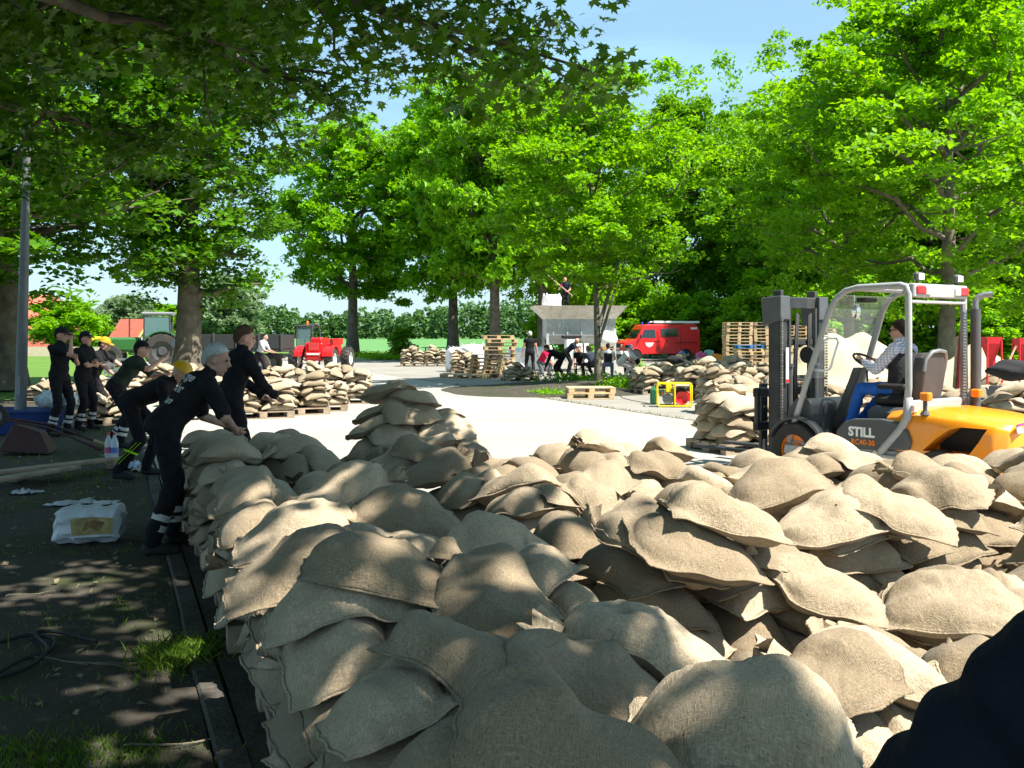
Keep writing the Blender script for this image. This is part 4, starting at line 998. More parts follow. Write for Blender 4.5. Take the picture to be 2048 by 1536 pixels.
    # fingers, joined to the same mesh object
    hb = MB()
    for key in ('l', 'r'):
        h, hv, pn, s_ = joints[key]; nv = hv.cross(pn)
        for k in range(4):
            b0 = h + hv*.075 + pn*(.027-.018*k); lf = (.062, .072, .068, .052)[k]; b1 = b0 + hv*lf*.5 - nv*.006; b2 = b0 + hv*lf*.85 - nv*.026
            hb.tube([b0 - hv*.02, b0, b1, b2], [.0095, .0095, .0085, .006], 6)
        t0 = h + hv*.02 + pn*.03; hb.tube([t0, t0 + pn*.024 + hv*.022, t0 + pn*.03 + hv*.052 - nv*.01], [.012, .011, .007], 6)
    hm = hb.build('hand', M['skin'] if not gloves else cloth(gloves, 'gloves'), root, smooth='all')
    # eyes
    eb = MB()
    for s_ in (-1, 1): eb.ball(hc + hdir*.079 + hup*.016 + hlat*s_*.032, .0105, 8, 6)
    eb.build('eye', M['eye'], root, smooth='all')
    if hair:
        h_ = MB(); rgs = []; nh, mh = (15, 34) if vox < .02 else (8, 16); rgh = np.random.default_rng(len(label))
        for j in range(nh):
            th = pi*.02 + (pi*.60)*j/(nh-1); ring = []
            for i in range(mh):
                a = 2*pi*i/mh; back = .5-.5*cos(a); side_ = abs(sin(a)); lim = .47+.62*back-.04*side_ + .03*sin(a*5+1); t2 = th*lim*(1.18 if back > .8 else 1.0)
                rr_ = 1.0 + .05*sin(i*1.7+j*1.9)*sin(j*.9) + float(rgh.normal(0, .028)) + .05*back - .05*(j == nh-1)
                ring.append(hc + hup*.016 - hdir*.016 + R @ V((.105*rr_*sin(t2)*cos(a), .085*rr_*sin(t2)*sin(a), .114*rr_*cos(t2))))
            rgs.append(ring)
        h_.loft(rgs); h_.build('hair', cloth(MIRR[hair], 'hair'), root, smooth='all')
    if cap or helmet:
        c = cap or helmet; h_ = MB(); k = 1.0 if cap else 1.18; rgs = []
        for j in range(7):
            th = pi*.03 + pi*.44*j/6; rgs.append([hc + hup*(.030 if cap else .022) - hdir*.012 + R @ V((.112*k*sin(th)*cos(a), .094*k*sin(th)*sin(a), .112*k*cos(th))) for a in np.linspace(0, 2*pi, 18, endpoint=False)])
        h_.loft(rgs); bc = hc + hup*.042
        sgn = -1 if c == 'yb' else 1
        pk = [bc + hdir*(.08+.085*sin(pi*i/8))*1 + hlat*(.075*cos(pi*i/8)) - hup*(.006+.016*sin(pi*i/8)) for i in range(9)]
        h_.add(pk + [p - hup*.006 for p in pk], [list(range(9)), list(range(17, 8, -1))] + [[i, i+9, i+10, i+1] for i in range(8)])
        h_.build('cap' if cap else 'helmet', cloth(c, 'cap') if cap else mat('helmet', c, .35), root, smooth=True)
    if bands:
        for s_ in (1, -1):
            k_, a_ = joints['k%d' % s_]
            for t in ((.52, .70) if bands == 2 else (.6,)):
                c = k_.lerp(a_, t); d = (a_-k_).normalized(); x_ = d.orthogonal().normalized(); y_ = d.cross(x_); rb = .072-.006*t; b_ = MB()
                b_.loft([[c + d*z_ + (x_*cos(a)+y_*sin(a))*rb for a in np.linspace(0, 2*pi, 16, endpoint=False)] for z_ in (-.024, .024)], cap=False)
                b_.build('reflective_band', cloth(bandcol, 'reflective_tape'), root, smooth='all')
    from mathutils.bvhtree import BVHTree
    bvh = BVHTree.FromPolygons([v.co.copy() for v in me.vertices], [tuple(p.vertices) for p in me.polygons]) if extra is back_text_ref[0] else None
    if extra: extra(root, dict(bvh=bvh, pel=pel, sp=sp, fw=fw, lat=lat, neck=neck, hc=hc, hdir=hdir, hup=hup, hlat=hlat, j=joints))
    return root
M['eye'] = mat('eye', (.02, .018, .015), .2)
# ------------------------------------------------------------------ pallets
def pal_shapes():
    top = [((0, y, .133), (1.2, w, .022)) for y, w in ((-.3275, .145), (-.17, .1), (0, .145), (.17, .1), (.3275, .145))]
    mid = [((x, 0, .111), (.145, .8, .022)) for x in (-.5275, 0, .5275)]
    blk = [((x, y, .061), (.145, .1 if abs(y) > .01 else .145, .078)) for x in (-.5275, 0, .5275) for y in (-.35, 0, .35)]
    bot = [((0, y, .011), (1.2, .1, .022)) for y in (-.35, 0, .35)]
    return top, mid, blk, bot
_pm = MB()
for grp in pal_shapes():
    for c, s_ in grp: _pm.box(c, s_)
PALME = [_pm.mesh('pallet', M['wood']), _pm.mesh('pallet_grey', M['wood_grey']), _pm.mesh('pallet_blue', mat('blue_wood', (.03, .16, .36), .7))]
def pallet(x, y, z, yaw, label, group, k=0, parts=False):
    if not parts:
        o = link('pallet', PALME[k]); o.location = (x, y, z); o.rotation_euler = (0, 0, yaw); return tag(o, label, 'pallet', group)
    e = empty('pallet', (x, y, z), yaw, label, 'pallet', group)
    top, mid, blk, bot = pal_shapes(); R_ = random.Random(int(x*100))
    for nm_, grp in (('deck_board', top), ('cross_board', mid), ('block', blk), ('runner_board', bot)):
        cache = {}
        for c, s_ in grp:
            if s_ not in cache: cache[s_] = MB().box((0, 0, 0), s_, ch=.004).mesh(nm_, M['wood'])
            o = link(nm_, cache[s_], e); o.location = (c[0]+R_.uniform(-.004, .004), c[1]+R_.uniform(-.003, .003), c[2]+R_.uniform(-.0006, .0006)); o.rotation_euler = (0, 0, R_.uniform(-.006, .006))
    return e
pr = random.Random(9)
p = G(1181, 798)
pallet(p.x, p.y+.35, .0, .02, 'lower of two empty wooden pallets lying by the road in front of the island', 'pallets by the island', parts=True)
pallet(p.x+.02, p.y+.37, .1455, .05, 'upper of two empty wooden pallets lying by the road in front of the island', 'pallets by the island', parts=True)
# loose boards / single pallets on the yard
for px, py, yw, lb in [(915, 755, .3, 'single empty pallet lying flat left of the tall pallet stack'), (945, 757, -.2, 'pallet lying flat just in front of the tall pallet stack')]:
    q = G(px, py); pallet(q.x, q.y, 0, yw, lb, 'empty pallets in the middle of the yard')
ORDN = ['lowest', 'second', 'third', 'fourth', 'fifth', 'sixth', 'seventh', 'eighth', 'ninth', 'tenth', 'eleventh', 'twelfth', 'thirteenth', 'fourteenth', 'fifteenth', 'sixteenth']
def stack(px, d, n, yaw, what, group, jit=.05, x=None):
    xx = (px-CX)/F*d if x is None else x
    for k in range(n):
        up = 'topmost' if k == n-1 else ORDN[k]
        pallet(xx+pr.uniform(-jit, jit), d+pr.uniform(-jit, jit), .0015+k*.1455, yaw+pr.uniform(-.06, .06), '%s pallet from the ground in %s' % (up, what) if k < n-1 else 'topmost pallet in %s' % what, group, pr.choice([0, 0, 1]))
stack(1000, 38.5, 11, .1, 'the tall light stack between big white bags', 'pallets in the tall yard stack', .09)
stack(975, 37.0, 6, -.15, 'the lower stack leaning before the tall one', 'pallets in the low yard stack', .07)
for ci, (px, n) in enumerate([(1475, 15), (1530, 15), (1586, 14), (1640, 13)]):
    stack(px, 44.5, n, 0, ['the left column', 'the second column', 'the third column', 'the right column'][ci]+' of the pallet wall', 'pallets in the wall of pallets', .02)
stack(1498, 43, 7, .02, 'the low column standing before the pallet wall', 'pallets before the wall of pallets', .03)
stack(1553, 43, 9, .02, 'the half high column before the pallet wall', 'pallets before the wall of pallets', .03)
for k, yy in ((7, 43), ):
    for j, dx in enumerate((1498,)):
        pallet((dx-CX)/F*43, 43, .0015+7*.1455, .05, 'blue painted pallet lying on the low column before the pallet wall', 'pallets before the wall of pallets', 2)
stack(1225, 62, 9, .2, 'the small stack between the hopper and the red van', 'pallets beside the van', .05)
# pallets under the loads
for i, (x, y, yw, ky) in enumerate(pallet_spots):
    o = link('pallet', PALME[1]); o.location = (x, y, .001); o.rotation_euler = (0, 0, yw); o.scale = (1, 1.25, .98)
    q = px_of((x, y, .3)); tag(o, 'pallet under the %s sandbag load from left %s' % (RANK[ky], [t for p_, t, g_ in FARG if ky.startswith(p_)][0]), 'pallet', 'pallets under the farther sandbag loads')
for i, (p, yw, ci, ri) in enumerate(near_pal):
    if ci: continue
    o = link('pallet', PALME[1]); o.location = (p.x, p.y, .001); o.rotation_euler = (0, 0, yw); o.scale = (.92, 1.35, .98); tag(o, 'wooden pallet buried under the %s load in the kerb side row' % ORDW[ri], 'pallet', 'pallets under the near sandbags')

# ------------------------------------------------------------------ sand heap, big bags
m_sand = groundmat('sand', [(.52, .42, .28), (.46, .37, .24), (.40, .31, .2)], [(.8, .45, .65), (5, .55, .75)], bump=.6, bscale=18)
def mound(name, cx, cy, bumps, w, h, label, m=None, cat='sand heap', res=.09, noise=.04):
    xs = np.arange(-w, w+res, res); ys = np.arange(-h, h+res, res); X, Y = np.meshgrid(xs, ys, indexing='ij'); Z = np.zeros_like(X)-.06
    for bx, by, r, hh in bumps:
        q = np.sqrt((X-bx)**2+(Y-by)**2)/r; Z = np.maximum(Z, hh*(1-q**1.15)+.0)
    Z += noise*(np.sin(X*5+Y*3)+np.sin(Y*7-X*4+1)+.6*np.sin(13*X+9*Y))*np.clip(Z*2, 0, 1); Z = blur(Z, 3); Z = np.maximum(Z, -.06)
    nx, ny = X.shape; I = np.arange(nx*ny).reshape(nx, ny); Fq = np.stack([I[:-1, :-1], I[1:, :-1], I[1:, 1:], I[:-1, 1:]], -1).reshape(-1, 4)
    zz = Z.reshape(-1); Fq = Fq[(zz[Fq] > -.055).any(1)]
    o = link(name, np_mesh(name, np.stack([X+cx, Y+cy, Z], -1).reshape(-1, 3), Fq, m or m_sand, smooth=True)); return tag(o, label, cat)
mound('sand_heap', (1700-CX)/F*22.5, 22.5, [(-.45, 0, 2.1, 1.75), (.35, .1, 2.0, 1.72), (-1.2, .3, 1.4, .9)], 2.6, 2.4, 'tall pale sand heap seen through the forklift cab')
mound('sand_heap', (1950-CX)/F*21.5, 21.5, [(0, 0, 1.7, 1.5), (-.9, .2, 1.5, 1.25), (.8, .4, 1.2, .8)], 2.3, 2.2, 'lower sand heap behind the forklift exhaust')
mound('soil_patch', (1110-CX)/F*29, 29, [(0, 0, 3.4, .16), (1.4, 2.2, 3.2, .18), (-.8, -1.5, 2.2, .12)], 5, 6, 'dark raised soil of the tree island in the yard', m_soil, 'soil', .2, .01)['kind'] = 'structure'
M['bigbag'] = mat('woven_white_bag', (.74, .74, .74), .6, var=.08, bump=.5, bscale=12)
def bigbag(px, d, w, h, label, z=0, seed=0, group='big white bags'):
    mb = MB(); R_ = np.random.default_rng(seed); rings = []; n = 28
    for t in np.linspace(0, 1, 12):
        k = (1-abs(2*t-1)**4)**.25*.10+.90 if 0 < t < 1 else .82; ring = []
        for a in np.linspace(0, 2*pi, n, endpoint=False):
            c_, s_ = cos(a), sin(a); q = (abs(c_)**5+abs(s_)**5)**(-1/5); ww = w/2*k*q*(1+.025*sin(5*a+seed)+.03*sin(9*t+3*a)); top = 1 if t < .99 else 1+.05*sin(4*a+seed)
            ring.append((ww*c_, ww*s_, h*t*top))
        rings.append(ring)
    rings.append([(p[0]*.5, p[1]*.5, h*1.07) for p in rings[-1]])
    mb.loft(rings); x = (px-CX)/F*d; e = mb.build('big_bag', M['bigbag'], smooth='all'); e.location = (x, d, z); e.rotation_euler = (0, 0, seed*.3); tag(e, label, 'big bag', group)
    for sx in (-1, 1):
        for sy in (-1, 1):
            b = MB(); p0 = (sx*w*.40, sy*w*.40, h*.96); b.tube([p0, (sx*w*.33, sy*w*.36, h*1.14), (sx*w*.22, sy*w*.40, h*1.05), (sx*w*.2, sy*w*.42, h*.98)], .022, 5, sq=(1, .25)); b.build('lifting_loop', M['bigbag'], e)
bigbag(915, 43, .95, 1.0, 'white big bag at the left of the white pair by the field', seed=1)
bigbag(945, 42, 1.0, 1.12, 'taller white big bag left of the pallet stack', seed=2)
bigbag(1040, 44, 1.0, .95, 'white big bag behind the standing man in the vest', seed=3)
bigbag(1082, 44, 1.0, 1.0, 'white big bag behind the kneeling red shirt', seed=4)

# ------------------------------------------------------------------ red van
def van():
    d = 60; x = (1316-CX)/F*d; yaw = radians(180+13); e = empty('van', (x, d+.6, 0), yaw, 'red fire service van with white roof ladder parked under the trees', 'van')
    prof = [(-2.5, .42), (-2.52, .9), (-2.50, 1.8), (-2.42, 2.16), (-2.2, 2.24), (.95, 2.24), (1.12, 2.20), (1.32, 1.95), (1.62, 1.42), (1.72, 1.32), (2.42, 1.14), (2.52, .98), (2.52, .42)]
    mb = MB(); W2 = .95; rings = []
    for y, k, zz in [(-W2, 1, 0), (-W2+.05, 1, .0), (W2-.05, 1, 0), (W2, 1, 0)]:
        rings.append([(px_*(.985 if abs(y) == W2 else 1), y*(1 if z < 1.4 else 1-.09*(z-1.4)/.8), z*(.988 if abs(y) == W2 and z > 1.3 else 1)) for px_, z in prof])
    mb.loft(rings); mb.build('body', M['red'], e, bevel=.04)
    g = M['darkglass']; sl = lambda z: W2-.09*(max(z, 1.4)-1.4)/.8*W2
    for s_ in (1, -1):
        def pan(name, pts, m, off=.012):
            b = MB(); P0 = [(a, s_*(sl(z)+off), z) for a, z in pts]; P1 = [(a, s_*(sl(z)-.03), z) for a, z in pts]; b.loft([P0, P1]); b.build(name, m, e)
        pan('door_window', [(.42, 1.42), (1.40, 1.42), (1.14, 1.92), (.46, 1.94)], g); pan('side_window', [(-1.02, 1.48), (.08, 1.48), (.08, 1.98), (-1.02, 1.98)], g)
        for a in (.32, 1.46, -1.2, .2):
            b = MB().box((a, s_*(W2+.001), 1.2 if a > 1 else 1.3), (.014, .02, 1.2 if a < 1 else .5)); b.build('door_seam', M['black'], e)
        b = MB(); b.box((-1.6, s_*(W2+.008), 1.12), (1.4, .03, .06)); b.build('side_rail', M['darkred'], e)
        b = MB(); b.box((-.3, s_*(W2+.010), 1.22), (.14, .03, .035)); b.box((.42, s_*(W2+.01), 1.22), (.14, .03, .035)); b.build('door_handle', M['black'], e)
        b = MB(); b.prism([(.55, 1.12), (1.1, 1.12), (1.02, .93), (.85, .84), (.66, .93)], s_*W2, s_*(W2+.012)); b.build('door_emblem', M['white'], e)
        b = MB(); b.box((-2.1, s_*(sl(2.02)+.004), 2.0), (.42, .012, .13), ch=.003); b.build('roof_emblem', M['white'], e)
        for wx in (1.72, -1.55):
            w = empty('wheel', (wx, s_*(W2-.10), .34)); w.parent = e
            b = MB(); b.lathe([(.18, -.1), (.32, -.1), (.345, -.06), (.345, .06), (.32, .1), (.18, .1)], n=22, cap=False); b.build('tyre', M['tyre'], w, smooth=True)
            b = MB(); b.lathe([(.0, s_*.06), (.09, s_*.07), (.12, s_*.03), (.19, s_*.045), (.19, -s_*.05), (0, -s_*.05)], n=18); b.build('rim', M['grey_metal'], w, smooth=True)
            b = MB(); b.tube([(wx+.42*cos(a), s_*(W2+.006), .36+.42*sin(a)) for a in np.linspace(.05, pi-.05, 12)], .03, 6); b.build('wheel_arch', M['red'], e)
            b = MB(); b.tube([(wx, s_*(W2-.01), .38), (wx, s_*(W2+.004), .38)], .40, 20); b.build('arch_recess', M['black'], e)
        b = MB(); b.box((2.5, s_*.62, .93), (.06, .24, .17), ch=.02); b.build('headlight', M['white'], e)
        b = MB(); b.box((2.46, s_*.84, .93), (.12, .14, .17), ch=.02); b.build('indicator', M['orange'], e)
        b = MB(); b.box((1.45, s_*1.10, 1.5), (.05, .14, .26), ch=.02); b.tube([(1.4, s_*.9, 1.42), (1.45, s_*1.1, 1.42)], .012, 5); b.build('mirror', M['black'], e)
        b = MB(); b.cyl((.75, s_*.55, 2.22), (.75, s_*.55, 2.36), .075, .07, 14); b.ball((.75, s_*.55, 2.36), (.07, .07, .035), 12, 6); b.build('blue_beacon', M['beacon_blue'], e, smooth=True)
    b = MB(); b.loft([[(1.36, y, 1.90), (1.655, y, 1.42)] + [(1.60, y, 1.40), (1.30, y, 1.88)] for y in (-.78, .78)]); b.build('windscreen', g, e)
    b = MB(); b.box((2.525, 0, .94), (.02, .95, .2)); b.build('grille', M['black'], e)
    b = MB(); b.box((2.6, 0, .52), (.18, 1.86, .20), ch=.03); b.box((-2.56, 0, .5), (.12, 1.8, .16), ch=.02); b.build('bumper', M['white'], e)
    b = MB(); b.box((2.535, 0, .74), (.012, .52, .11)); b.build('number_plate', M['white'], e)
    b = MB()
    for y in (-.22, .22): b.box((-1.0, y+.35, 2.40), (3.0, .05, .08))
    for k in range(12): b.cyl((-2.4+k*.255, .13, 2.40), (-2.4+k*.255, .57, 2.40), .018, n=6)
    b.box((-1, .72, 2.38), (3.0, .28, .13), ch=.02); b.build('roof_ladder', M['white'], e)
    b = MB()
    for a in (-2.2, -.2): b.box((a, 0, 2.28), (.05, 1.5, .08))
    b.build('roof_rack', M['grey_metal'], e)
M['orange'] = mat('orange_lens', (.85, .22, .01), .3); M['darkred'] = mat('dark_red', (.22, .01, .012), .5); M['beacon_blue'] = mat('blue_lens', (.01, .04, .35), .2)
van()

# ------------------------------------------------------------------ red telehandler seen from behind
def wheel(parent, c, r, w, axis='y', rimm=None, lug=True, n=24, out=1):
    e = empty('wheel', c); e.parent = parent
    b = MB(); b.lathe([(r*.55, -w/2), (r*.9, -w/2), (r*.965, -w*.38), (r*.965, w*.38), (r*.9, w/2), (r*.55, w/2)], axis=axis, n=n, cap=False)
    if lug:
        for k in range(18):
            a = 2*pi*k/18
            for s_ in (-1, 1):
                off = s_*w*.24; c_, sn = cos(a+s_*.08), sin(a+s_*.08)
                p = Vector((r*.965*c_, off, r*.965*sn)) if axis == 'y' else Vector((off, r*.965*c_, r*.965*sn))
                rt = Matrix.Rotation(-(a), 3, 'Y') if axis == 'y' else Matrix.Rotation(a, 3, 'X') @ Matrix.Rotation(pi/2, 3, 'Z')
                b.box(p, (r*.09, w*.42, r*.09), rt)
    b.build('tyre', M['tyre'], e, smooth=True)
    b = MB(); o = out*w
    b.lathe([(0, o*.30), (r*.22, o*.32), (r*.3, o*.12), (r*.5, o*.2), (r*.56, o*.42), (r*.57, -o*.4), (0, -o*.4)], axis=axis, n=n); b.build('rim', rimm or M['grey_metal'], e, smooth=True); return e
def telehandler():
    d = 43; e = empty('telehandler', ((627-CX)/F*d, d, 0), radians(-8), 'red telescopic handler seen from behind between trailer and oak', 'telehandler'); e.scale = (.86,)*3
    for sx in (-1, 1):
        for y in (0, 2.7): wheel(e, (sx*.95, y, .62), .62, .42, 'x', M['white'], out=sx)
    b = MB(); b.box((.12, .1, 1.02), (.95, .9, .95), ch=.07); b.box((.12, -.42, .82), (.86, .2, .36), ch=.05); b.box((.2, 1.4, 1.0), (1.0, 2.4, .5), ch=.05); b.box((.75, .9, 1.2), (.42, 1.5, .5), ch=.06)
    b.build('body', M['red'], e, bevel=.02)
    b = MB(); b.box((.25, .2, 1.58), (.62, 1.1, .30), ch=.07); b.box((.18, 2.0, 1.5), (.36, 3.6, .34), ch=.03); b.build('boom', M['red'], e, bevel=.02)
    b = MB(); b.box((.14, -.375, 1.28), (.55, .04, .40), ch=.01); b.build('engine_grille', M['redlite'], e)
    b = MB(); b.box((.16, -.535, .90), (.66, .02, .09)); b.build('rear_name_strip', M['white'], e)
    for sx, w_ in ((-.62, .42), (.92, .55)):
        b = MB(); b.loft([[(sx-w_/2, .62*cos(a)*1.06, .62+.70*sin(a)), (sx+w_/2, .62*cos(a)*1.06, .62+.70*sin(a)), (sx+w_/2, .58*cos(a)*1.06, .62+.66*sin(a)), (sx-w_/2, .58*cos(a)*1.06, .62+.66*sin(a))] for a in np.linspace(.3, pi-.25, 9)]); b.build('mudguard', M['red'], e)
    c = empty('cab', (-.62, 1.0, .9)); c.parent = e
    b = MB()
    for x in (-.42, .42):
        for y in (-.6, .6): b.tube([(x, y, 0), (x, y, 1.0), (x*.9, y*.9, 1.42)], .04, 6)
    b.box((0, 0, 1.45), (.86, 1.2, .08), ch=.03); b.box((0, -.58, .05), (.86, .05, .5)); b.box((-.42, 0, .05), (.05, 1.2, .5)); b.build('cab_frame', M['dark_metal'], c)
    b = MB(); b.loft([[(-.38, -.60, .3), (.38, -.60, .3), (.35, -.55, 1.40), (-.35, -.55, 1.40)], [(-.38, -.58, .3), (.38, -.58, .3), (.35, -.53, 1.40), (-.35, -.53, 1.40)]]); b.build('rear_window', M['tealglass'], c)
    b = MB(); b.cyl((-.1, .1, 1.49), (-.1, .1, 1.64), .07, .06, 12); b.ball((-.1, .1, 1.64), .06, 10, 6); b.build('amber_beacon', M['orange'], c, smooth=True)
    b = MB(); b.box((.30, -.1, 1.55), (.5, .5, .05)); b.build('roof_cover', M['grey_metal'], c)
    b = MB(); b.box((.98, -.05, 1.52), (.16, .06, .32), ch=.02); b.tube([(.75, 0, 1.3), (.98, 0, 1.4)], .02, 6); b.build('mirror', M['darkred'], e)
    for sx in (-.22, .48):
        b = MB(); b.box((sx, -.53, .74), (.14, .03, .07)); b.build('tail_lamp', M['darkred'], e)
M['redlite'] = mat('paler_red_paint', (.60, .05, .05), .5); M['tealglass'] = glassmat('tinted_glass', (.12, .22, .22), .65)  # paler, pinker red than the body paint, for the engine grille
telehandler()

# ------------------------------------------------------------------ trailer, tractor
def trailer():
    d = 40; e = empty('trailer', ((488-CX)/F*d, d, 0), 0, 'long dark drop side trailer behind the workers', 'trailer'); m = mat('trailer_paint', (.03, .033, .034), .6)
    b = MB(); b.box((0, 0, 1.0), (3.6, 2.2, .14)); b.build('bed', m, e)
    for k in range(4):
        b = MB(); b.box((-1.35+k*.9, -1.1, 1.35), (.86, .045, .56), ch=.01); b.build('side_board', m, e); b = MB(); b.box((-1.35+k*.9, 1.1, 1.35), (.86, .045, .56), ch=.01); b.build('side_board', m, e)
    for k in range(5):
        b = MB(); b.box((-1.8+k*.9, -1.13, 1.36), (.06, .07, .66)); b.build('stake', M['dark_metal'], e)
    for sx in (-1, 1):
        b = MB(); b.box((sx*1.8, 0, 1.35), (.045, 2.2, .56)); b.build('end_board', m, e)
        for k in (-.9, .9):
            w = wheel(e, (k, sx*.95, .45), .45, .28, 'y', lug=False, out=sx)
    b = MB(); b.tube([(-1.8, 0, .7), (-2.6, 0, .6)], .05, 6); b.box((0, 0, .75), (3.3, .5, .2)); b.build('chassis', M['dark_metal'], e)
trailer()
def tractor():
    d = 47; e = empty('tractor', ((302-CX)/F*d, d, 0), radians(195), 'green farm tractor with white cab roof half hidden behind the workers', 'tractor'); g = mat('tractor_green', (.03, .12, .03), .4); yl = mat('tractor_yellow', (.6, .5, .02), .4)
    b = MB(); b.box((1.3, 0, 1.15), (1.7, .75, .7), ch=.1); b.box((.2, 0, .9), (1.6, .6, .5), ch=.05); b.build('bonnet', g, e, bevel=.02)
    for s_ in (-1, 1):
        wheel(e, (-.6, s_*.95, .85), .85, .45, 'y', M['dark_metal'], out=s_); wheel(e, (1.75, s_*.85, .58), .58, .34, 'y', M['dark_metal'], out=s_)
        b = MB(); b.loft([[( -.6+.95*cos(a), s_*.7, .85+.95*sin(a)), (-.6+.95*cos(a), s_*1.2, .85+.95*sin(a)), (-.6+.91*cos(a), s_*1.2, .85+.91*sin(a)), (-.6+.91*cos(a), s_*.7, .85+.91*sin(a))] for a in np.linspace(.3, 2.9, 10)]); b.build('mudguard', g, e)
        b = MB(); b.box((-.35, s_*.72, 2.0), (1.1, .02, .95)); b.build('side_window', M['tealglass'], e)
    c = MB()
    for x in (-.95, .25):
        for y in (-.72, .72): c.tube([(x, y, 1.3), (x*.95, y, 2.55)], .04, 6)
    c.box((-.35, 0, 1.3), (1.3, 1.5, .2)); c.build('cab_frame', M['dark_metal'], e)
    b = MB(); b.box((-.35, 0, 2.62), (1.45, 1.6, .16), ch=.05); b.build('cab_roof', M['grey_metal'], e)
    b = MB(); b.tube([(1.0, -.25, 1.5), (1.0, -.25, 2.4)], .04, 8); b.build('exhaust_pipe', M['dark_metal'], e)
    b = MB(); b.box((.27, 0, 2.0), (.02, 1.3, .95)); b.build('windscreen', M['tealglass'], e)
    # rear implement
    b = MB(); b.tube([(2.4+.5*cos(a), 0, .9+.55*sin(a)) for a in np.linspace(0, pi, 10)], .09, 6); b.build('front_guard', yl, e)
tractor()

# ------------------------------------------------------------------ hopper machine
def hopper():
    d = 44; e = empty('hopper', ((1155-CX)/F*d, d, 0), radians(4), 'grey steel sand hopper with flared rim where bags are filled', 'hopper')
    st = mat('worn_steel', (.46, .48, .49), .5, metal=.1, dirt=(.36, .30, .24)); tp = mat('flap_steel', (.78, .70, .62), .6, dirt=(.42, .3, .28))
    def band(z0, a0, z1, a1, name, m):   # a = (xmin, xmax, ymin, ymax)
        r = lambda z, a, t: [(a[0]+t, a[2]+t, z), (a[1]-t, a[2]+t, z), (a[1]-t, a[3]-t, z), (a[0]+t, a[3]-t, z)]
        b = MB(); o0, o1, i0, i1 = r(z0, a0, 0), r(z1, a1, 0), r(z0, a0, .03), r(z1, a1, .03)
        b.loft([o0, o1, i1, i0], cap=False); b.add(o0+i0, [(0, 1, 5, 4), (1, 2, 6, 5), (2, 3, 7, 6), (3, 0, 4, 7)]); return b.build(name, m, e)
    A = (-1.5, 1.6, -.9, .9); band(2.32, A, 2.9, (-2.05, 2.05, -1.35, 1.35), 'flared_rim', tp); band(1.6, (-1.48, 1.5, -.88, .88), 2.318, A, 'hopper_body', st)
    band(1.2, (-1.25, -.5, -.5, .5), 1.598, (-1.48, -.1, -.85, .85), 'outlet_funnel', st); band(1.2, (.35, 1.1, -.5, .5), 1.598, (-.08, 1.5, -.85, .85), 'outlet_funnel', st)
    for x in (-1.45, 1.55):
        for y in (-.85, .85):
            b = MB(); b.box((x, y, .95), (.1, .1, 1.9)); b.build('leg', st, e)
    for x in np.linspace(-1.2, 1.3, 5):
        b = MB(); b.box((x, -.905, 1.96), (.05, .05, .7)); b.build('rib', st, e)
    b = MB(); b.box((-.42, -1.1, .95), (.55, .7, 1.0), ch=.03); b.build('machine_cabinet', M['white'], e); b = MB(); b.box((-.42, -1.1, 1.53), (.8, .75, .13), ch=.02); b.build('cabinet_dark_opening', M['black'], e)  # black slab on top paints the dark of the cabinet's opening
    b = MB(); b.ball((1.15, -1.0, 1.42), (.5, .35, .38), 16, 10); b.build('round_tank', M['white'], e, smooth='all')
    b = MB(); b.cyl((.98, -1.36, 1.02), (.98, -1.30, 1.02), .06); b.build('amber_lamp', M['orange'], e)
    b = MB(); b.box((0, -.6, .75), (3.1, .12, .12)); b.box((0, -1.3, .7), (2.4, .1, .1)); b.build('frame_beam', tp, e)
    text_part('F i e', .26, (-.75, -.915, 2.0), (pi/2, 0, 0), M['white'], e)
    text_part('T', .2, (-1.15, -.915, 1.98), (pi/2, 0, 0), M['white'], e)
    for k in range(2):
        b = MB(); b.loft([[(-.1+k*.28+.10*sx*(1+.3*z), -1.55+.05*sy, 1.25-z) for sx, sy in ((-1, -1), (1, -1), (1, 1), (-1, 1))] for z in (0, .5, .9)]); b.build('hanging_white_sack', M['bigbag'], e)
hopper()
bigbag(1103, 43.8, .78, .75, 'white big bag standing on the left end of the hopper rim', z=2.62, seed=6, group=None)

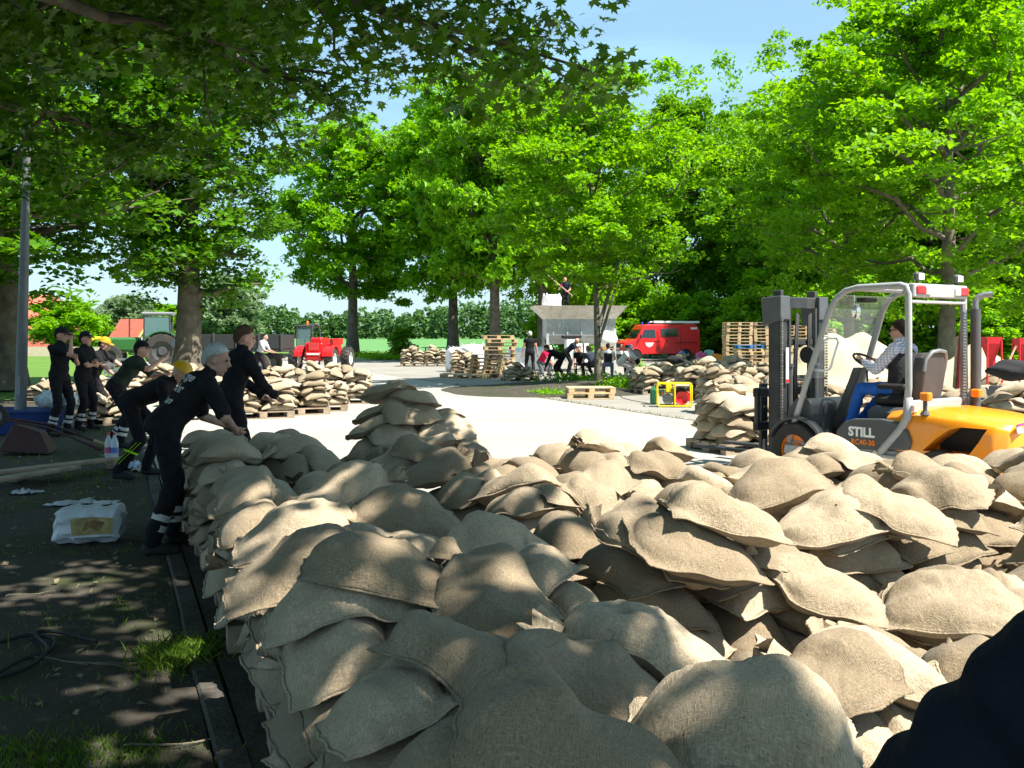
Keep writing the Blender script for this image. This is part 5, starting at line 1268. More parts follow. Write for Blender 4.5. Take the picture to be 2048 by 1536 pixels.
# ------------------------------------------------------------------ generator, jerrycan, cable
def generator():
    q = G(1352, 815); e = empty('generator', (q.x, q.y+.25, 0), radians(-6), 'portable generator in a yellow tube frame standing by the road', 'generator'); yl = mat('yellow_tube', (.80, .62, .01), .35)
    b = MB(); r = .017
    for y in (-.24, .24): b.tube([(-.36, y, .03), (-.38, y, .06), (-.38, y, .50), (-.35, y, .53), (.35, y, .53), (.38, y, .50), (.38, y, .06), (.35, y, .03), (-.36, y, .03)], r, 8); b.tube([(.0, y, .03), (.0, y, .53)], r, 8)
    for x in (-.36, 0, .36):
        for z in (.03, .53): b.tube([(x, -.24, z), (x, .24, z)], r, 8)
    b.build('tube_frame', yl, e, smooth=True)
    b = MB(); b.box((.15, 0, .50), (.36, .4, .05), ch=.015); b.build('fuel_tank', M['white'], e)
    b = MB(); b.lathe([(0, -.16), (.13, -.16), (.15, -.12), (.15, .1), (0, .1)], c=(.16, 0, .2), n=20); b.box((.15, .05, .36), (.2, .25, .14), ch=.02); b.build('engine', M['black'], e, smooth=True)
    b = MB(); b.lathe([(.10, -.165), (.14, -.19), (.155, -.15), (.155, -.11)], c=(.16, 0, .2), n=20); b.box((.31, -.05, .24), (.08, .2, .22), ch=.02); b.build('fan_cover', M['red'], e, smooth=True)
    b = MB(); b.lathe([(0, -.12), (.11, -.12), (.12, -.08), (.12, .12), (0, .12)], c=(-.14, .02, .17), n=18); b.build('alternator', M['grey_metal'], e, smooth=True)
    b = MB(); b.box((-.13, -.08, .42), (.12, .16, .18), ch=.01); b.build('air_filter', yl, e)
    b = MB(); b.box((-.28, -.05, .32), (.12, .3, .14), ch=.01); b.build('socket_box', mat('machine_green', (.02, .16, .07), .4), e)
    for k in range(3):
        b = MB(); b.cyl((-.28, -.205+.0, .29+.0), (-.28, -.225, .29), .02) if k == 0 else b.cyl((-.32+k*.03, -.205, .34), (-.32+k*.03, -.22, .34), .012); b.build('socket', M['red'], e)
    q2 = G(1309, 809); c = empty('jerrycan', (q2.x, q2.y+.1, 0), radians(-10), 'dark green jerrycan standing left of the generator', 'jerrycan'); gm = mat('jerrycan_green', (.015, .12, .05), .4)
    b = MB(); b.box((0, 0, .19), (.17, .34, .37), ch=.03); b.build('can_body', gm, c, bevel=.01)
    b = MB(); 
    for x in (-.05, 0, .05): b.tube([(x, -.12, .37), (x, -.1, .42), (x, .03, .42), (x, .05, .37)], .009, 6)
    b.build('handle', gm, c); b = MB(); b.cyl((0, .1, .37), (0, .13, .43), .025); b.build('spout', gm, c)
    b = MB(); pts = [G(1300, 808), G(1285, 805), G(1262, 801), G(1245, 796), G(1238, 790), G(1252, 786), G(1262, 783)]; b.tube([p + Vector((0, 0, .008)) for p in pts], .007, 5)
    tag(b.build('cable', M['black'], smooth='all'), 'thin black cable curving over the concrete from the generator', 'cable')
generator()

# ------------------------------------------------------------------ filling funnels behind the forklift
def funnel(px, d, w, h0, h1, label, col=(.62, .02, .03)):
    e = empty('filling_funnel', ((px-CX)/F*d, d, 0), 0, label, 'funnel', 'red sand filling funnels'); rm = mat('red_plastic', col, .5); b = MB(); r = lambda z, k: [(-w/2*k, -w/2*k, z), (w/2*k, -w/2*k, z), (w/2*k, w/2*k, z), (-w/2*k, w/2*k, z)]
    b.loft([r(h1, 1), r(h1-.1, .95), r(h0, .3), r(h0-.12, .3)], cap=False); o = b.build('funnel', rm, e); s_ = o.modifiers.new('wall', 'SOLIDIFY'); s_.thickness = .012
    for x in (-1, 1):
        for y in (-1, 1): b = MB(); b.tube([(x*w*.46, y*w*.46, h1-.05), (x*w*.5, y*w*.5, 0)], .018, 6); b.build('leg', rm, e)
    return e
funnel(1982, 15.4, .24, 1.22, 1.60, 'bright red funnel on a stand to the right of the forklift exhaust')
funnel(2046, 16.2, .24, 1.3, 1.58, 'red funnel cut by the right edge of the photo')
e = empty('board', ((1922-CX)/F*17, 17, 0), .4, 'dark red upright board between sand heap and forklift frame', 'board'); b = MB(); b.box((0, 0, .85), (.14, .04, 1.7), (0, .05, 0), ch=.006); b.build('panel', M['darkred'], e); b = MB(); b.box((.0, .12, .8), (.06, .06, 1.6), (.08, 0, 0)); b.build('prop', M['wood_grey'], e)
e = empty('shovel', ((1992-CX)/F*14.2, 14.2, .85), 0, 'shovel with a wooden handle stuck slanting into the bags at the right', 'shovel'); b = MB(); b.tube([(0, 0, 0), (.34, .1, .62)], .016, 8); b.build('handle', M['wood'], e); b = MB(); b.loft([[(-.09, .03, .04), (.05, -.04, .04), (.07, -.03, .05), (-.07, .04, .05)], [(-.14, .0, -.2), (.0, -.07, -.2), (.01, -.06, -.2), (-.13, .01, -.2)]]); b.build('blade', M['dark_metal'], e)

# ------------------------------------------------------------------ buildings far left
def house():
    brick = mat('red_brick', (.38, .10, .07), .85, var=.25, scale=3); roof = mat('red_roof_tiles', (.50, .11, .07), .8, var=.15, scale=3, bump=.4, bscale=6); yl = mat('yellow_board', (.75, .48, .12), .6)
    def gable(name, x, y, w, l, h, rh, yaw, label, wins):
        e = empty(name, (x, y, 0), yaw, label, 'building'); b = MB(); b.prism([(-w/2, 0), (w/2, 0), (w/2, h), (0, h+rh), (-w/2, h)], -l/2, l/2); b.build('wall', brick, e)
        for s_ in (-1, 1):
            b = MB(); ov = .4; k = rh/(w/2); pts = [(0, h+rh+.05), (s_*(w/2+ov), h-k*ov+.05), (s_*(w/2+ov), h-k*ov+.2), (0, h+rh+.22)]; b.prism(pts, -l/2-.5, l/2+.5); b.build('roof', roof, e)
            for yy in (-l/2-.53, l/2+.53):
                b = MB(); b.prism([(0, h+rh-.12), (s_*(w/2+ov), h-k*ov-.12), (s_*(w/2+ov), h-k*ov+.14), (0, h+rh+.16)], yy-.03, yy+.03); b.build('barge_board', yl, e)
        for wx, wz, ww, wh in wins:
            f = MB().box((wx, -l/2-.01, wz), (ww+.12, .06, wh+.12)).build('window', M['white'], e); MB().box((wx, -l/2-.045, wz), (ww, .02, wh)).build('pane', M['darkglass'], f)
        return e
    gable('house', (20-CX)/F*110, 112, 7, 9, 2.6, 3.4, radians(-28), 'red brick house with steep gable at the far left edge behind the lamp post', [(0, 3.6, .9, 1.0), (-1.8, 1.4, 1, 1.1), (1.8, 1.4, 1, 1.1)])
    gable('barn', (236-CX)/F*92, 96, 2.6, 3.0, 1.2, 1.7, radians(62), 'red tiled barn roof with a yellow edge board behind the tractor', [(0, 1.2, .8, .8)])
    gable('house', (105-CX)/F*170, 172, 9, 9, 3.2, 3.3, radians(10), 'distant house with a greyish roof between the trees on the left', [(0, 3.4, .9, .9)])
house()
b = MB(); b.box((-34.5, 72, .35), (9, .3, .7)); tag(b.build('garden_wall', mat('beige_wall', (.5, .42, .3), .9)), 'low beige wall on the sunny lawn left behind the workers', 'wall')

# ------------------------------------------------------------------ lamp post and clutter on the left verge
def left_things():
    q = G(40, 868); e = empty('lamp_post', q, 0, 'tall tapering grey lamp post rising on the left edge', 'lamp post'); b = MB(); zs = [0, .02, 1.2, 2.8, 4.4, 6.4, 7.6]
    b.tube([(.024*z, 0, z) for z in zs], [.11, .094, .088, .074, .06, .044, .036], 16); b.build('pole', mat('galvanised_steel', (.15, .155, .16), .55, metal=.2, dirt=(.10, .10, .09), scale=5), e, smooth=True)
    b = MB(); b.box((.012, -.092, .8), (.08, .012, .32), ch=.003); b.build('access_door', M['grey_metal'], e)
    b = MB(); b.tube([(.182, 0, 7.58), (.3, -.1, 7.9), (.6, -.4, 8.0)], .03, 8); b.ball((.85, -.6, 8.0), (.34, .14, .08), 12, 8); b.build('lamp_head', M['grey_metal'], e, smooth=True)
    # blue tub with a plastic bundle
    q = G(18, 872); e = empty('tub', (q.x, q.y+.5, 0), 0, 'blue plastic tub at the left edge behind the lamp post', 'tub'); bl = mat('blue_plastic', (.015, .045, .17), .4)
    b = MB(); rr2 = lambda k, z: [(.62*k*max(-1, min(1, 1.25*cos(a))), .36*k*max(-1, min(1, 1.25*sin(a))), z) for a in np.linspace(0, 2*pi, 24, endpoint=False)]
    b.loft([rr2(.82, 0), rr2(.98, .36), rr2(1.06, .37), rr2(1.06, .41), rr2(.96, .41), rr2(.8, .05)]); b.build('tub_shell', bl, e, smooth=True)
    b = MB(); b.ball((0, 0, 0), (.33, .26, .17), 22, 14); me = b.mesh('bundle', mat('clear_plastic_wrap', (.55, .60, .62), .3, var=.25, scale=14, bump=1, bscale=30), 'all')
    rg = np.random.default_rng(2)
    for v in me.vertices: v.co *= 1+.22*sin(v.co.x*31+v.co.z*17)*cos(v.co.y*27)+float(rg.normal(0, .03))
    o = link('plastic_bundle', me); o.location = (q.x+.55, q.y+.5, .56); tag(o, 'crumpled pale plastic sheeting heaped on the blue tub', 'plastic sheeting')
    # overturned wheelbarrow
    q = G(70, 905); e = empty('wheelbarrow', q, radians(15), 'overturned dark red wheelbarrow lying at the foot of the lamp post', 'wheelbarrow'); rd = mat('rusty_red', (.055, .018, .018), .6, dirt=(.05, .03, .025))
    b = MB(); b.loft([[(-.42, -.25, .05), (.25, -.3, .0), (.25, .3, .0), (-.42, .25, .05)], [(-.25, -.16, .42), (.1, -.18, .30), (.1, .18, .30), (-.25, .16, .42)]]); b.build('tray', rd, e, bevel=.02)
    for s_ in (-1, 1):
        b = MB(); b.tube([(-.35, s_*.12, .47), (.2, s_*.2, .36), (.85, s_*.26, .06)], .017, 6); b.build('handle_tube', rd, e); b = MB(); b.tube([(.72, s_*.25, .12), (.9, s_*.27, .045)], .026, 8); b.build('grip', M['wood'] if s_ > 0 else rd, e)
    wheel(e, (-.5, 0, .52), .17, .08, 'y', M['grey_metal'], lug=False, n=18)
    # low plank with bottles
    e = empty('plank_bench', (0, 0, 0), 0, 'low bench of two old planks lying across the dark grass', 'bench'); 
    for k, (a, b_) in enumerate([(G(-30, 948, .14), G(242, 916, .14)), (G(-20, 962, .12), G(150, 934, .12))]):
        m_ = (a+b_)/2; dv = b_-a; bb = MB().box((0, 0, 0), (dv.length, .19, .035), ch=.005); o = bb.build('plank', M['wood_grey'], e); o.location = m_; o.rotation_euler = (0, 0, math.atan2(dv.y, dv.x))
    for px, py in ((232, 925), (40, 950)):
        q = G(px, py, .06); bb = MB().box((0, 0, 0), (.1, .3, .118), ch=.005); o = bb.build('foot_block', M['wood_grey'], e); o.location = (q.x, q.y-.02, .0595)
    for px, lb, cc in [(217, 'clear bottle with a pink label standing on the bench end', (.5, .1, .2)), (229, 'clear bottle with a blue label standing on the bench end', (.1, .2, .5))]:
        q = G(px, 917, .14); e = empty('bottle', (q.x, q.y, .158), 0, lb, 'bottle', 'bottles on the low bench'); b = MB(); b.lathe([(0, 0), (.042, .0), (.045, .02), (.045, .17), (.03, .22), (.014, .26), (.014, .285), (0, .285)], axis='z', n=16); b.build('bottle_glass', glassmat('pet', (.75, .85, .9), .5), e, smooth=True)
        b = MB(); b.cyl((0, 0, .05), (0, 0, .12), .0462, n=16); b.build('bottle_label', mat('label', cc, .5), e); b = MB(); b.cyl((0, 0, .27), (0, 0, .295), .017, n=12); b.build('bottle_cap', M['red'], e)
    def scrap(px, py, w, l, h, lb, col, yaw=0, name='plastic_scrap', seed=1, cat='plastic scrap'):
        q = G(px, py); n = 14; xs = np.linspace(-1, 1, n); X, Y = np.meshgrid(xs, xs, indexing='ij'); rg = np.random.default_rng(seed)
        Z = h*(.5+.5*np.sin(X*5+seed)*np.cos(Y*4+seed*2)+.25*rg.normal(size=X.shape))*(1-.6*np.maximum(abs(X), abs(Y))**2); Z = np.maximum(Z, .004)+.0
        X2 = X*w/2*(1+.12*np.sin(3*Y+seed)); Y2 = Y*l/2*(1+.15*np.sin(4*X+seed)); I = np.arange(n*n).reshape(n, n); Fq = np.stack([I[:-1, :-1], I[1:, :-1], I[1:, 1:], I[:-1, 1:]], -1).reshape(-1, 4)
        o = link(name, np_mesh(name, np.stack([X2, Y2, Z], -1).reshape(-1, 3), Fq, mat(name, col, .35, var=.2, bump=.5), smooth=True)); o.location = (q.x, q.y, 0); o.rotation_euler = (0, 0, yaw); return tag(o, lb, cat)
    scrap(262, 936, .34, .3, .10, 'pale blue plastic bag crumpled at the end of the bench', (.45, .58, .72), seed=3)
    scrap(285, 940, .22, .25, .07, 'beige paper scrap beside the crumpled blue plastic bag', (.5, .42, .36), seed=7, cat='paper scrap')
    scrap(165, 1008, .62, .16, .05, 'long flat white plastic sheet behind the wrapped white pack', (.55, .57, .58), .12, seed=4)
    scrap(45, 987, .22, .12, .05, 'small torn white plastic scrap on the dark grass', (.5, .53, .55), .2, seed=5)
    scrap(75, 985, .12, .08, .03, 'tiny white scrap next to the torn plastic scrap', (.5, .53, .55), .6, seed=8)
    # wrapped pack
    q = G(166, 1088); e = empty('wrapped_pack', (q.x, q.y+.13, 0), radians(9), 'white plastic wrapped pack with faded yellow print on the soil', 'pack'); b = MB(); b.box((0, 0, .135), (.50, .27, .27), ch=.04); me = baked(b, [('SUBSURF', dict(subdivision_type='SIMPLE', levels=4, render_levels=4))], 'pack_wrap', mat('shiny_plastic', (.60, .63, .66), .25, var=.15, scale=9, bump=.9, bscale=16))
    for v in me.vertices:
        c_ = v.co; f_ = .008*sin(c_.x*38+c_.z*25)+.006*sin(c_.z*61-c_.x*20+c_.y*30); c_.x += f_; c_.y += f_*.8; c_.z = max(.001, c_.z+f_)
    for p_ in me.polygons: p_.use_smooth = True
    link('pack_wrap', me, e)
    b = MB(); b.prism([(-.10, .07), (.20, .08), (.21, .20), (.06, .215), (-.11, .20)], -.1505, -.147); b.build('yellow_print', mat('yellow_print', (.35, .27, .10), .4, var=.4, scale=12), e)
    b = MB(); b.prism([(-.08, .035), (.2, .045), (.2, .062), (-.08, .052)], -.1505, -.147); b.build('grey_print', mat('grey_print', (.18, .18, .18), .5, var=.5, scale=40), e)
    b = MB(); b.prism([(-.02, .10), (.04, .13), (.1, .10), (.15, .17), (.06, .19), (.0, .17)], -.1535, -.151); b.build('brown_print', mat('brown_print', (.20, .12, .04), .5, var=.4, scale=20), e)
    # hose
    b = MB(); pts = []
    for px, py in [(-60, 1300), (0, 1288), (60, 1274), (110, 1284), (92, 1310), (40, 1325), (-40, 1372), (-80, 1400), (-60, 1368), (20, 1352), (70, 1330), (96, 1300), (70, 1272), (100, 1266), (150, 1276), (200, 1290)]: pts.append(G(px, py)+Vector((0, 0, .012)))
    sm = []
    for i in range(len(pts)-1):
        p0, p1, p2, p3 = pts[max(0, i-1)], pts[i], pts[i+1], pts[min(len(pts)-1, i+2)]
        for k in range(5):
            t = k/5; sm.append(.5*((2*p1)+(p2-p0)*t+(2*p0-5*p1+4*p2-p3)*t*t+(3*p1-p0-3*p2+p3)*t**3))
    b.tube(sm, .011, 7); tag(b.build('hose', M['black'], smooth='all'), 'black hose coiled loosely on the dark soil at lower left', 'hose')
    R_ = random.Random(3)
    for k, (px, py, l, a, lb) in enumerate([(150, 1325, .5, -.15, 'long pale twig lying beside the black hose'), (220, 1330, .35, .1, 'thin pale twig right of the black hose'), (340, 1490, .4, .2, 'forked pale twig near the kerb at the bottom'), (60, 1190, .3, .5, 'short twig at the left edge above the hose')]):
        q = G(px, py); b = MB(); pts = [(q.x+l*(t-.5)*cos(a)+.02*sin(t*9+k), q.y+l*(t-.5)*sin(a)+.02*cos(t*7), .008+.006*sin(t*6)) for t in np.linspace(0, 1, 8)]
        b.tube(pts, [.004]*7+[.002], 5); b.tube([pts[4], (pts[4][0]+.08, pts[4][1]-.06, .014)], .0025, 4); tag(b.build('twig', M['bark_light']), lb, 'twig', 'twigs on the soil')
    # crates
    for k, (px, z, lb) in enumerate([(215, 0, 'lower grey bottle crate behind the workers'), (216, .27, 'upper grey bottle crate behind the workers')]):
        d = 20; e = empty('crate', ((px+18-CX)/F*d, d, .62+z), .1, lb, 'crate', 'grey bottle crates'); cm_ = mat('grey_crate', (.16, .17, .18), .5); b = MB()
        for zz in (.02, .13, .24):
            for y in (-.15, .15): b.box((0, y, zz), (.4, .012, .035))
            for x in (-.2, .2): b.box((x, 0, zz), (.012, .3, .035))
        for x in (-.2, -.1, 0, .1, .2):
            for y in (-.15, .15): b.box((x, y, .13), (.015, .014, .25))
        b.box((0, 0, .008), (.39, .29, .012)); b.build('crate_shell', cm_, e)
left_things()
def misc():
    # coloured crates and jacket by the heap near the van
    for px, d, s_, col, lb, nm in [(1402, 34, (.3, .3, .28), (.7, .1, .3), 'pink box behind the sandbag heap left of the pallet wall', 'box'), (1418, 34, (.26, .3, .36), (.2, .5, .5), 'pale green canister behind the sandbag heap', 'canister'),
                                (1432, 33, (.34, .3, .24), (.8, .25, .02), 'orange box behind the sandbag heap left of the pallet wall', 'box'), (1364, 35, (.2, .2, .3), (.05, .2, .6), 'blue box behind the sandbag heap near the van wheel', 'box')]:
        e = empty(nm, ((px-CX)/F*d, d, .72), .2, lb, nm); m_ = mat(nm+'_plastic', col, .4); MB().box((0, 0, s_[2]/2), s_, ch=.03).build(nm+'_shell', m_, e); MB().box((0, 0, s_[2]+.012), (s_[0]*.5, .04, .03), ch=.008).build('handle', m_, e)
        MB().box((0, 0, -.36), (s_[0]*.95, .3, .72), ch=.01).build('stand', M['wood_grey'], e)
    e = MB(); e.ball((0, 0, 0), (.26, .2, .24), 22, 14); me = e.mesh('jacket', M['cloth_black'], 'all')
    for v in me.vertices: v.co *= 1+.16*sin(v.co.x*19+2*v.co.z)*cos(v.co.z*17+v.co.y*11)
    o = link('jacket', me); o.scale = (1, .9, .5); o.location = ((1355-CX)/F*26.5, 26.8, .94); tag(o, 'black jacket bundled on the sandbags above the generator', 'jacket')
    o = link('jacket', me.copy()); o.location = ((2035-CX)/F*13.5, 13.5, 1.15); o.scale = (1.5, 1, .6); tag(o, 'dark cloth thrown over sandbags at the right edge', 'cloth')
    # bench under the oak
    e = empty('picnic_bench', ((872-CX)/F*66, 66, 0), 0, 'small dark picnic bench under the oak by the field', 'bench')
    MB().box((0, 0, .74), (1.9, .7, .05)).build('table_top', M['wood_grey'], e)
    for y in (-.7, .7): MB().box((0, y, .44), (1.9, .26, .05)).build('seat', M['wood_grey'], e)
    for x in (-.7, .7):
        MB().box((x, 0, .40), (.08, 1.6, .06)).build('crossbar', M['wood_grey'], e); MB().box((x, 0, .36), (.08, .1, .7)).build('leg', M['wood_grey'], e)
    e = MB()
misc()
# ------------------------------------------------------------------ forklift
FO = Vector((4.5, 10.33, 0)); FYAW = math.atan2(.8, -.6)
def forklift():
    e = empty('forklift', FO, FYAW, 'orange and grey forklift truck with driver cage standing behind the near sandbags', 'forklift')
    gr = mat('light_grey_paint', (.36, .36, .365), .35, var=.05, coat=.3, dirt=(.40, .38, .34)); dk = mat('charcoal_plastic', (.075, .077, .08), .5, var=.1, bump=.1, dirt=(.12, .115, .1)); orp = mat('forklift_orange', (.95, .31, .014), .28, var=.03, coat=.5, dirt=(.75, .33, .06))
    bk = mat('mast_black', (.03, .031, .033), .45, var=.2, dirt=(.10, .095, .085))
    # counterweight
    b = MB(); rings = []
    for x, hw, top, bot in [(.30, .50, .84, .30), (.10, .53, .875, .22), (-.25, .56, .885, .2), (-.60, .555, .86, .2), (-.86, .51, .82, .22), (-.97, .43, .79, .26), (-.99, .36, .74, .32)]:
        pr_ = [(hw, bot), (hw, top-.16), (hw-.03, top-.07), (hw-.12, top-.015), (hw*.4, top+.012), (-hw*.4, top+.012), (-hw+.12, top-.015), (-hw+.03, top-.07), (-hw, top-.16), (-hw, bot)]
        rings.append([(x, y, z) for y, z in pr_])
    b.loft(rings); cw = b.mesh('counterweight', orp)
    cut = MB(); cut.prism([(-.16, .47), (-.30, .60), (-.44, .70), (-.56, .735), (-.80, .73), (-.73, .60), (-.64, .47)], .30, .75); cu = bpy.data.objects.new('cut', cut.mesh('cut', orp)); COL.objects.link(cu)
    cut2 = MB(); cut2.prism([(-.90, .30), (-.86, .36), (-.78, .37), (-.84, .22)], .35, .9); cu2 = bpy.data.objects.new('cut2', cut2.mesh('cut2', orp)); COL.objects.link(cu2)
    me = baked(cw, [('BEVEL', dict(width=.02, segments=3, limit_method='ANGLE', angle_limit=radians(20))), ('BOOLEAN', dict(object=cu, operation='DIFFERENCE')), ('BOOLEAN', dict(object=cu2, operation='DIFFERENCE'))], 'counterweight', orp)
    bpy.data.objects.remove(cu); bpy.data.objects.remove(cu2)
    for p_ in me.polygons: p_.use_smooth = True
    try: me.set_sharp_from_angle(angle=radians(35))
    except Exception: pass
    link('counterweight', me, e)
    b = MB(); b.box((-.42, 0, .31), (1.16, 1.20, .24), ch=.05); b.build('lower_counterweight', orp, e, bevel=.015)
    b = MB(); b.box((-.5, .315, .60), (.56, .012, .30)); b.build('intake_shade_panel', M['black'], e)  # black panel paints the deep shade inside the intake hollow
    # label at the rear, model name at the side
    b = MB(); b.box((-.985, .22, .735), (.012, .34, .075), (0, .2, .22)); b.build('rear_plate', M['white'], e)
    b = MB(); b.box((-.99, .22, .778), (.012, .34, .018), (0, .2, .22)); b.build('rear_plate_stripe', M['magenta'], e)
    text_part('STILL', .062, (-.999, .27, .728), (radians(80), 0, radians(-90+13)), M['black'], e, ext=.001, bold=.001)
    pp = [(-.02, .46), (.86, .40), (.86, .52), (.82, .62), (.74, .70), (.62, .74), (.30, .76), (.12, .74), (.0, .66), (-.05, .55)]
    b = MB(); b.prism(pp, .50, .575); b.build('side_cover', dk, e, bevel=.02)
    text_part('STILL', .135, (.52, .580, .60), (radians(90), 0, pi), M['white'], e, ext=.002, bold=.006)
    text_part('RC40-30', .078, (.50, .580, .495), (radians(90), 0, pi), M['orange'], e, ext=.002, bold=.002)
    b = MB(); b.box((.80, 0, .36), (1.5, 1.1, .16), ch=.02); b.build('chassis', gr, e, bevel=.01)
    b = MB(); b.prism([(-.05, .39), (1.50, .39), (1.52, .30), (1.44, .24), (.3, .22), (-.1, .30)], .52, .60); b.build('side_sill', gr, e, bevel=.012); b = MB(); b.prism([(-.05, .39), (1.50, .39), (1.52, .30), (1.44, .24), (.3, .22), (-.1, .30)], -.60, -.52); b.build('side_sill', gr, e, bevel=.012)
    b = MB(); b.box((1.08, 0, .462), (.70, 1.02, .03)); b.build('floor_mat', M['black'], e)
    # seat on the engine hood
    b = MB(); b.box((.28, 0, .72), (.66, .78, .30), ch=.06); b.build('seat_base', dk, e, bevel=.01)
    b = MB(); b.box((.36, 0, .93), (.50, .50, .13), ch=.045); b.build('seat_cushion', M['black'], e, bevel=.01)
    b = MB(); b.loft([[(x, y*k, z) for x, y in ((.12+o, -.23), (.20+o, -.19), (.20+o, .19), (.12+o, .23), (.04+o, .2), (.04+o, -.2))] for z, k, o in ((.92, .85, .02), (1.05, 1, 0), (1.25, 1.05, -.03), (1.40, .92, -.05), (1.45, .7, -.06))]); b.build('seat_back', mat('seat_shell', (.065, .06, .058), .5), e, bevel=.02)
    b = MB(); b.tube([(.03, -.20, 1.26), (.01, -.20, 1.38), (-.02, -.13, 1.46), (-.03, 0, 1.475), (-.02, .13, 1.46), (.01, .20, 1.38), (.03, .20, 1.26)], .022, 8); b.build('seat_rim', M['grey_metal'], e, smooth=True)
    for s_ in (1, -1): b = MB(); b.box((.34, s_*.29, 1.09), (.34, .07, .06), ch=.02); b.build('armrest', M['black'], e)
    # overhead guard
    path = lambda s_: [(.02, s_*.55, .84), (-.01, s_*.55, 1.1), (-.0, s_*.54, 2.06), (.03, s_*.53, 2.135), (.10, s_*.52, 2.155), (.62, s_*.50, 2.15), (.76, s_*.50, 2.12), (.88, s_*.50, 2.04), (.96, s_*.51, 1.92), (1.20, s_*.54, 1.22), (1.47, s_*.56, .42)]
    for s_ in (1, -1):
        b = MB(); b.tube(path(s_), .034, 10, sq=(.85, 1.1)); b.build('guard_post', gr, e, smooth='all')
        b = MB(); b.tube([(-.01, s_*.55, 1.0), (.0, s_*.55, .80), (.08, s_*.56, .66), (.24, s_*.57, .48), (.32, s_*.57, .38)], .042, 10, sq=(.9, 1)); b.build('guard_foot', gr, e, smooth='all')
    b = MB(); b.box((-.02, 0, 2.10), (.07, 1.06, .145), ch=.012); b.box((-.01, 0, 1.985), (.05, 1.06, .035), ch=.008); b.build('rear_roof_panel', gr, e)
    for y, mm_ in ((.40, 'tail'), (-.44, 'tail')):
        b = MB(); b.box((-.06, y, 2.105), (.03, .17, .085), ch=.012); b.build('tail_light', M['red'], e); b = MB(); b.box((-.062, y-(.13 if y > 0 else -.13), 2.10), (.028, .10, .08), ch=.008); b.build('reversing_light', M['white'], e)
    for x, z in ((.70, 2.135), (.35, 2.15)): b = MB(); b.box((x, 0, z), (.05, .98, .035), ch=.008); b.build('roof_bar', gr, e)
    b = MB(); b.box((.33, 0, 2.172), (.66, .96, .008)); b.build('roof_pane', glassmat('roof_polycarbonate', (.62, .60, .55), .55, .2), e)
    b = MB(); b.loft([[(.80, y, 2.07), (.97, y, 1.93), (1.23, y, 1.15), (1.235, y, 1.155), (.975, y, 1.935), (.805, y, 2.075)] for y in (-.48, .48)]); b.build('front_pane', glassmat('front_pane', (.75, .8, .75), .12, .03), e)
    b = MB(); b.box((-.0, 0, .90), (.08, 1.12, .13), ch=.015); b.build('rear_crossbar', gr, e)
    for y, nm_ in ((.52, 0), (-.52, 1)):    # work lights
        b = MB(); b.box((-.02, y*.74, 2.245), (.06, .13, .09), ch=.018); b.tube([(0, y*.74, 2.17), (-.0, y*.74, 2.22)], .014, 6); o = b.build('work_light', dk, e); MB().box((-.052, y*.74, 2.245), (.008, .10, .065)).build('lens', M['white'], o)
        s_ = 1 if y > 0 else -1
        b = MB(); b.tube([(-.16, s_*.50, .84), (-.16, s_*.50, .97)], .022, 8); b.tube([(-.16, s_*.50, .83), (-.16, s_*.50, .87)], [.055, .03], 10); b.build('indicator_stalk', M['dark_metal'], e); b = MB(); b.box((-.17, s_*.50, 1.015), (.10, .085, .085), ch=.012); b.build('indicator', M['orange'], e)
    # perforated side pillar and exhaust at the right rear
    b = MB(); b.box((-.03, -.47, 1.42), (.03, .05, 1.1)); 
    for k in range(30): b.box((-.05, -.47, .93+k*.033), (.012, .06, .012))
    b.build('perforated_guard', M['grey_metal'], e)
    b = MB(); b.tube([(-.11, -.59, .86), (-.11, -.59, 1.92)], .052, 14); b.build('exhaust_shield', dk, e, smooth=True)
    b = MB(); b.tube([(-.11, -.59, 1.92), (-.11, -.59, 2.0), (-.13, -.61, 2.05), (-.18, -.64, 2.075), (-.25, -.68, 2.08)], .034, 12); b.build('exhaust_elbow', M['grey_metal'], e, smooth=True)
    # steering column, wheel, dashboard, lever
    b = MB(); b.loft([[(x+.0, y, z) for x, y in ((.0+X, -.07), (.12+X, -.05), (.12+X, .05), (.0+X, .07))] for X, z in ((1.20, .48), (1.06, .80), (.92, 1.12), (.86, 1.27))]); b.build('steering_column', dk, e, bevel=.015)
    b = MB(); n = 28; C = Vector((.80, .02, 1.335)); ax = Vector((-.52, 0, .85)).normalized(); u_ = Vector((0, 1, 0)); v_ = ax.cross(u_); ring = [C + (u_*cos(2*pi*k/n)+v_*sin(2*pi*k/n))*.175 for k in range(n+1)]
    b.tube(ring, .014, 8); b.build('steering_wheel', M['black'], e, smooth='all'); b = MB()
    for k in range(3): a = 2*pi*k/3+.5; b.tube([C-ax*.02, C+(u_*cos(a)+v_*sin(a))*.17], .011, 6)
    b.ball(C-ax*.015, (.05, .05, .03), 12, 8); b.build('wheel_spokes', M['black'], e)
    b = MB(); b.loft([[(1.22, y, .48), (1.22, y, .86), (1.28, y, .92), (1.46, y, .90), (1.55, y, .78), (1.58, y, .48)] for y in (-.48, -.44, .44, .48)]); b.build('dashboard_cowl', dk, e, bevel=.03)
    b = MB(); b.tube([(.98, -.24, 1.1), (1.0, -.26, 1.26)], .012, 6); b.ball((1.0, -.26, 1.28), .022, 8, 6); b.box((1.0, -.24, 1.02), (.16, .14, .14), ch=.02); b.build('control_lever', M['black'], e)
    b = MB(); b.tube([(1.09, .50, 1.58), (1.06, .44, 1.60), (.92, .44, 1.60), (.90, .44, 1.56), (1.0, .44, 1.27), (1.03, .45, 1.24), (1.18, .50, 1.25)], .013, 8); b.build('grab_handle', M['white'], e, smooth='all')
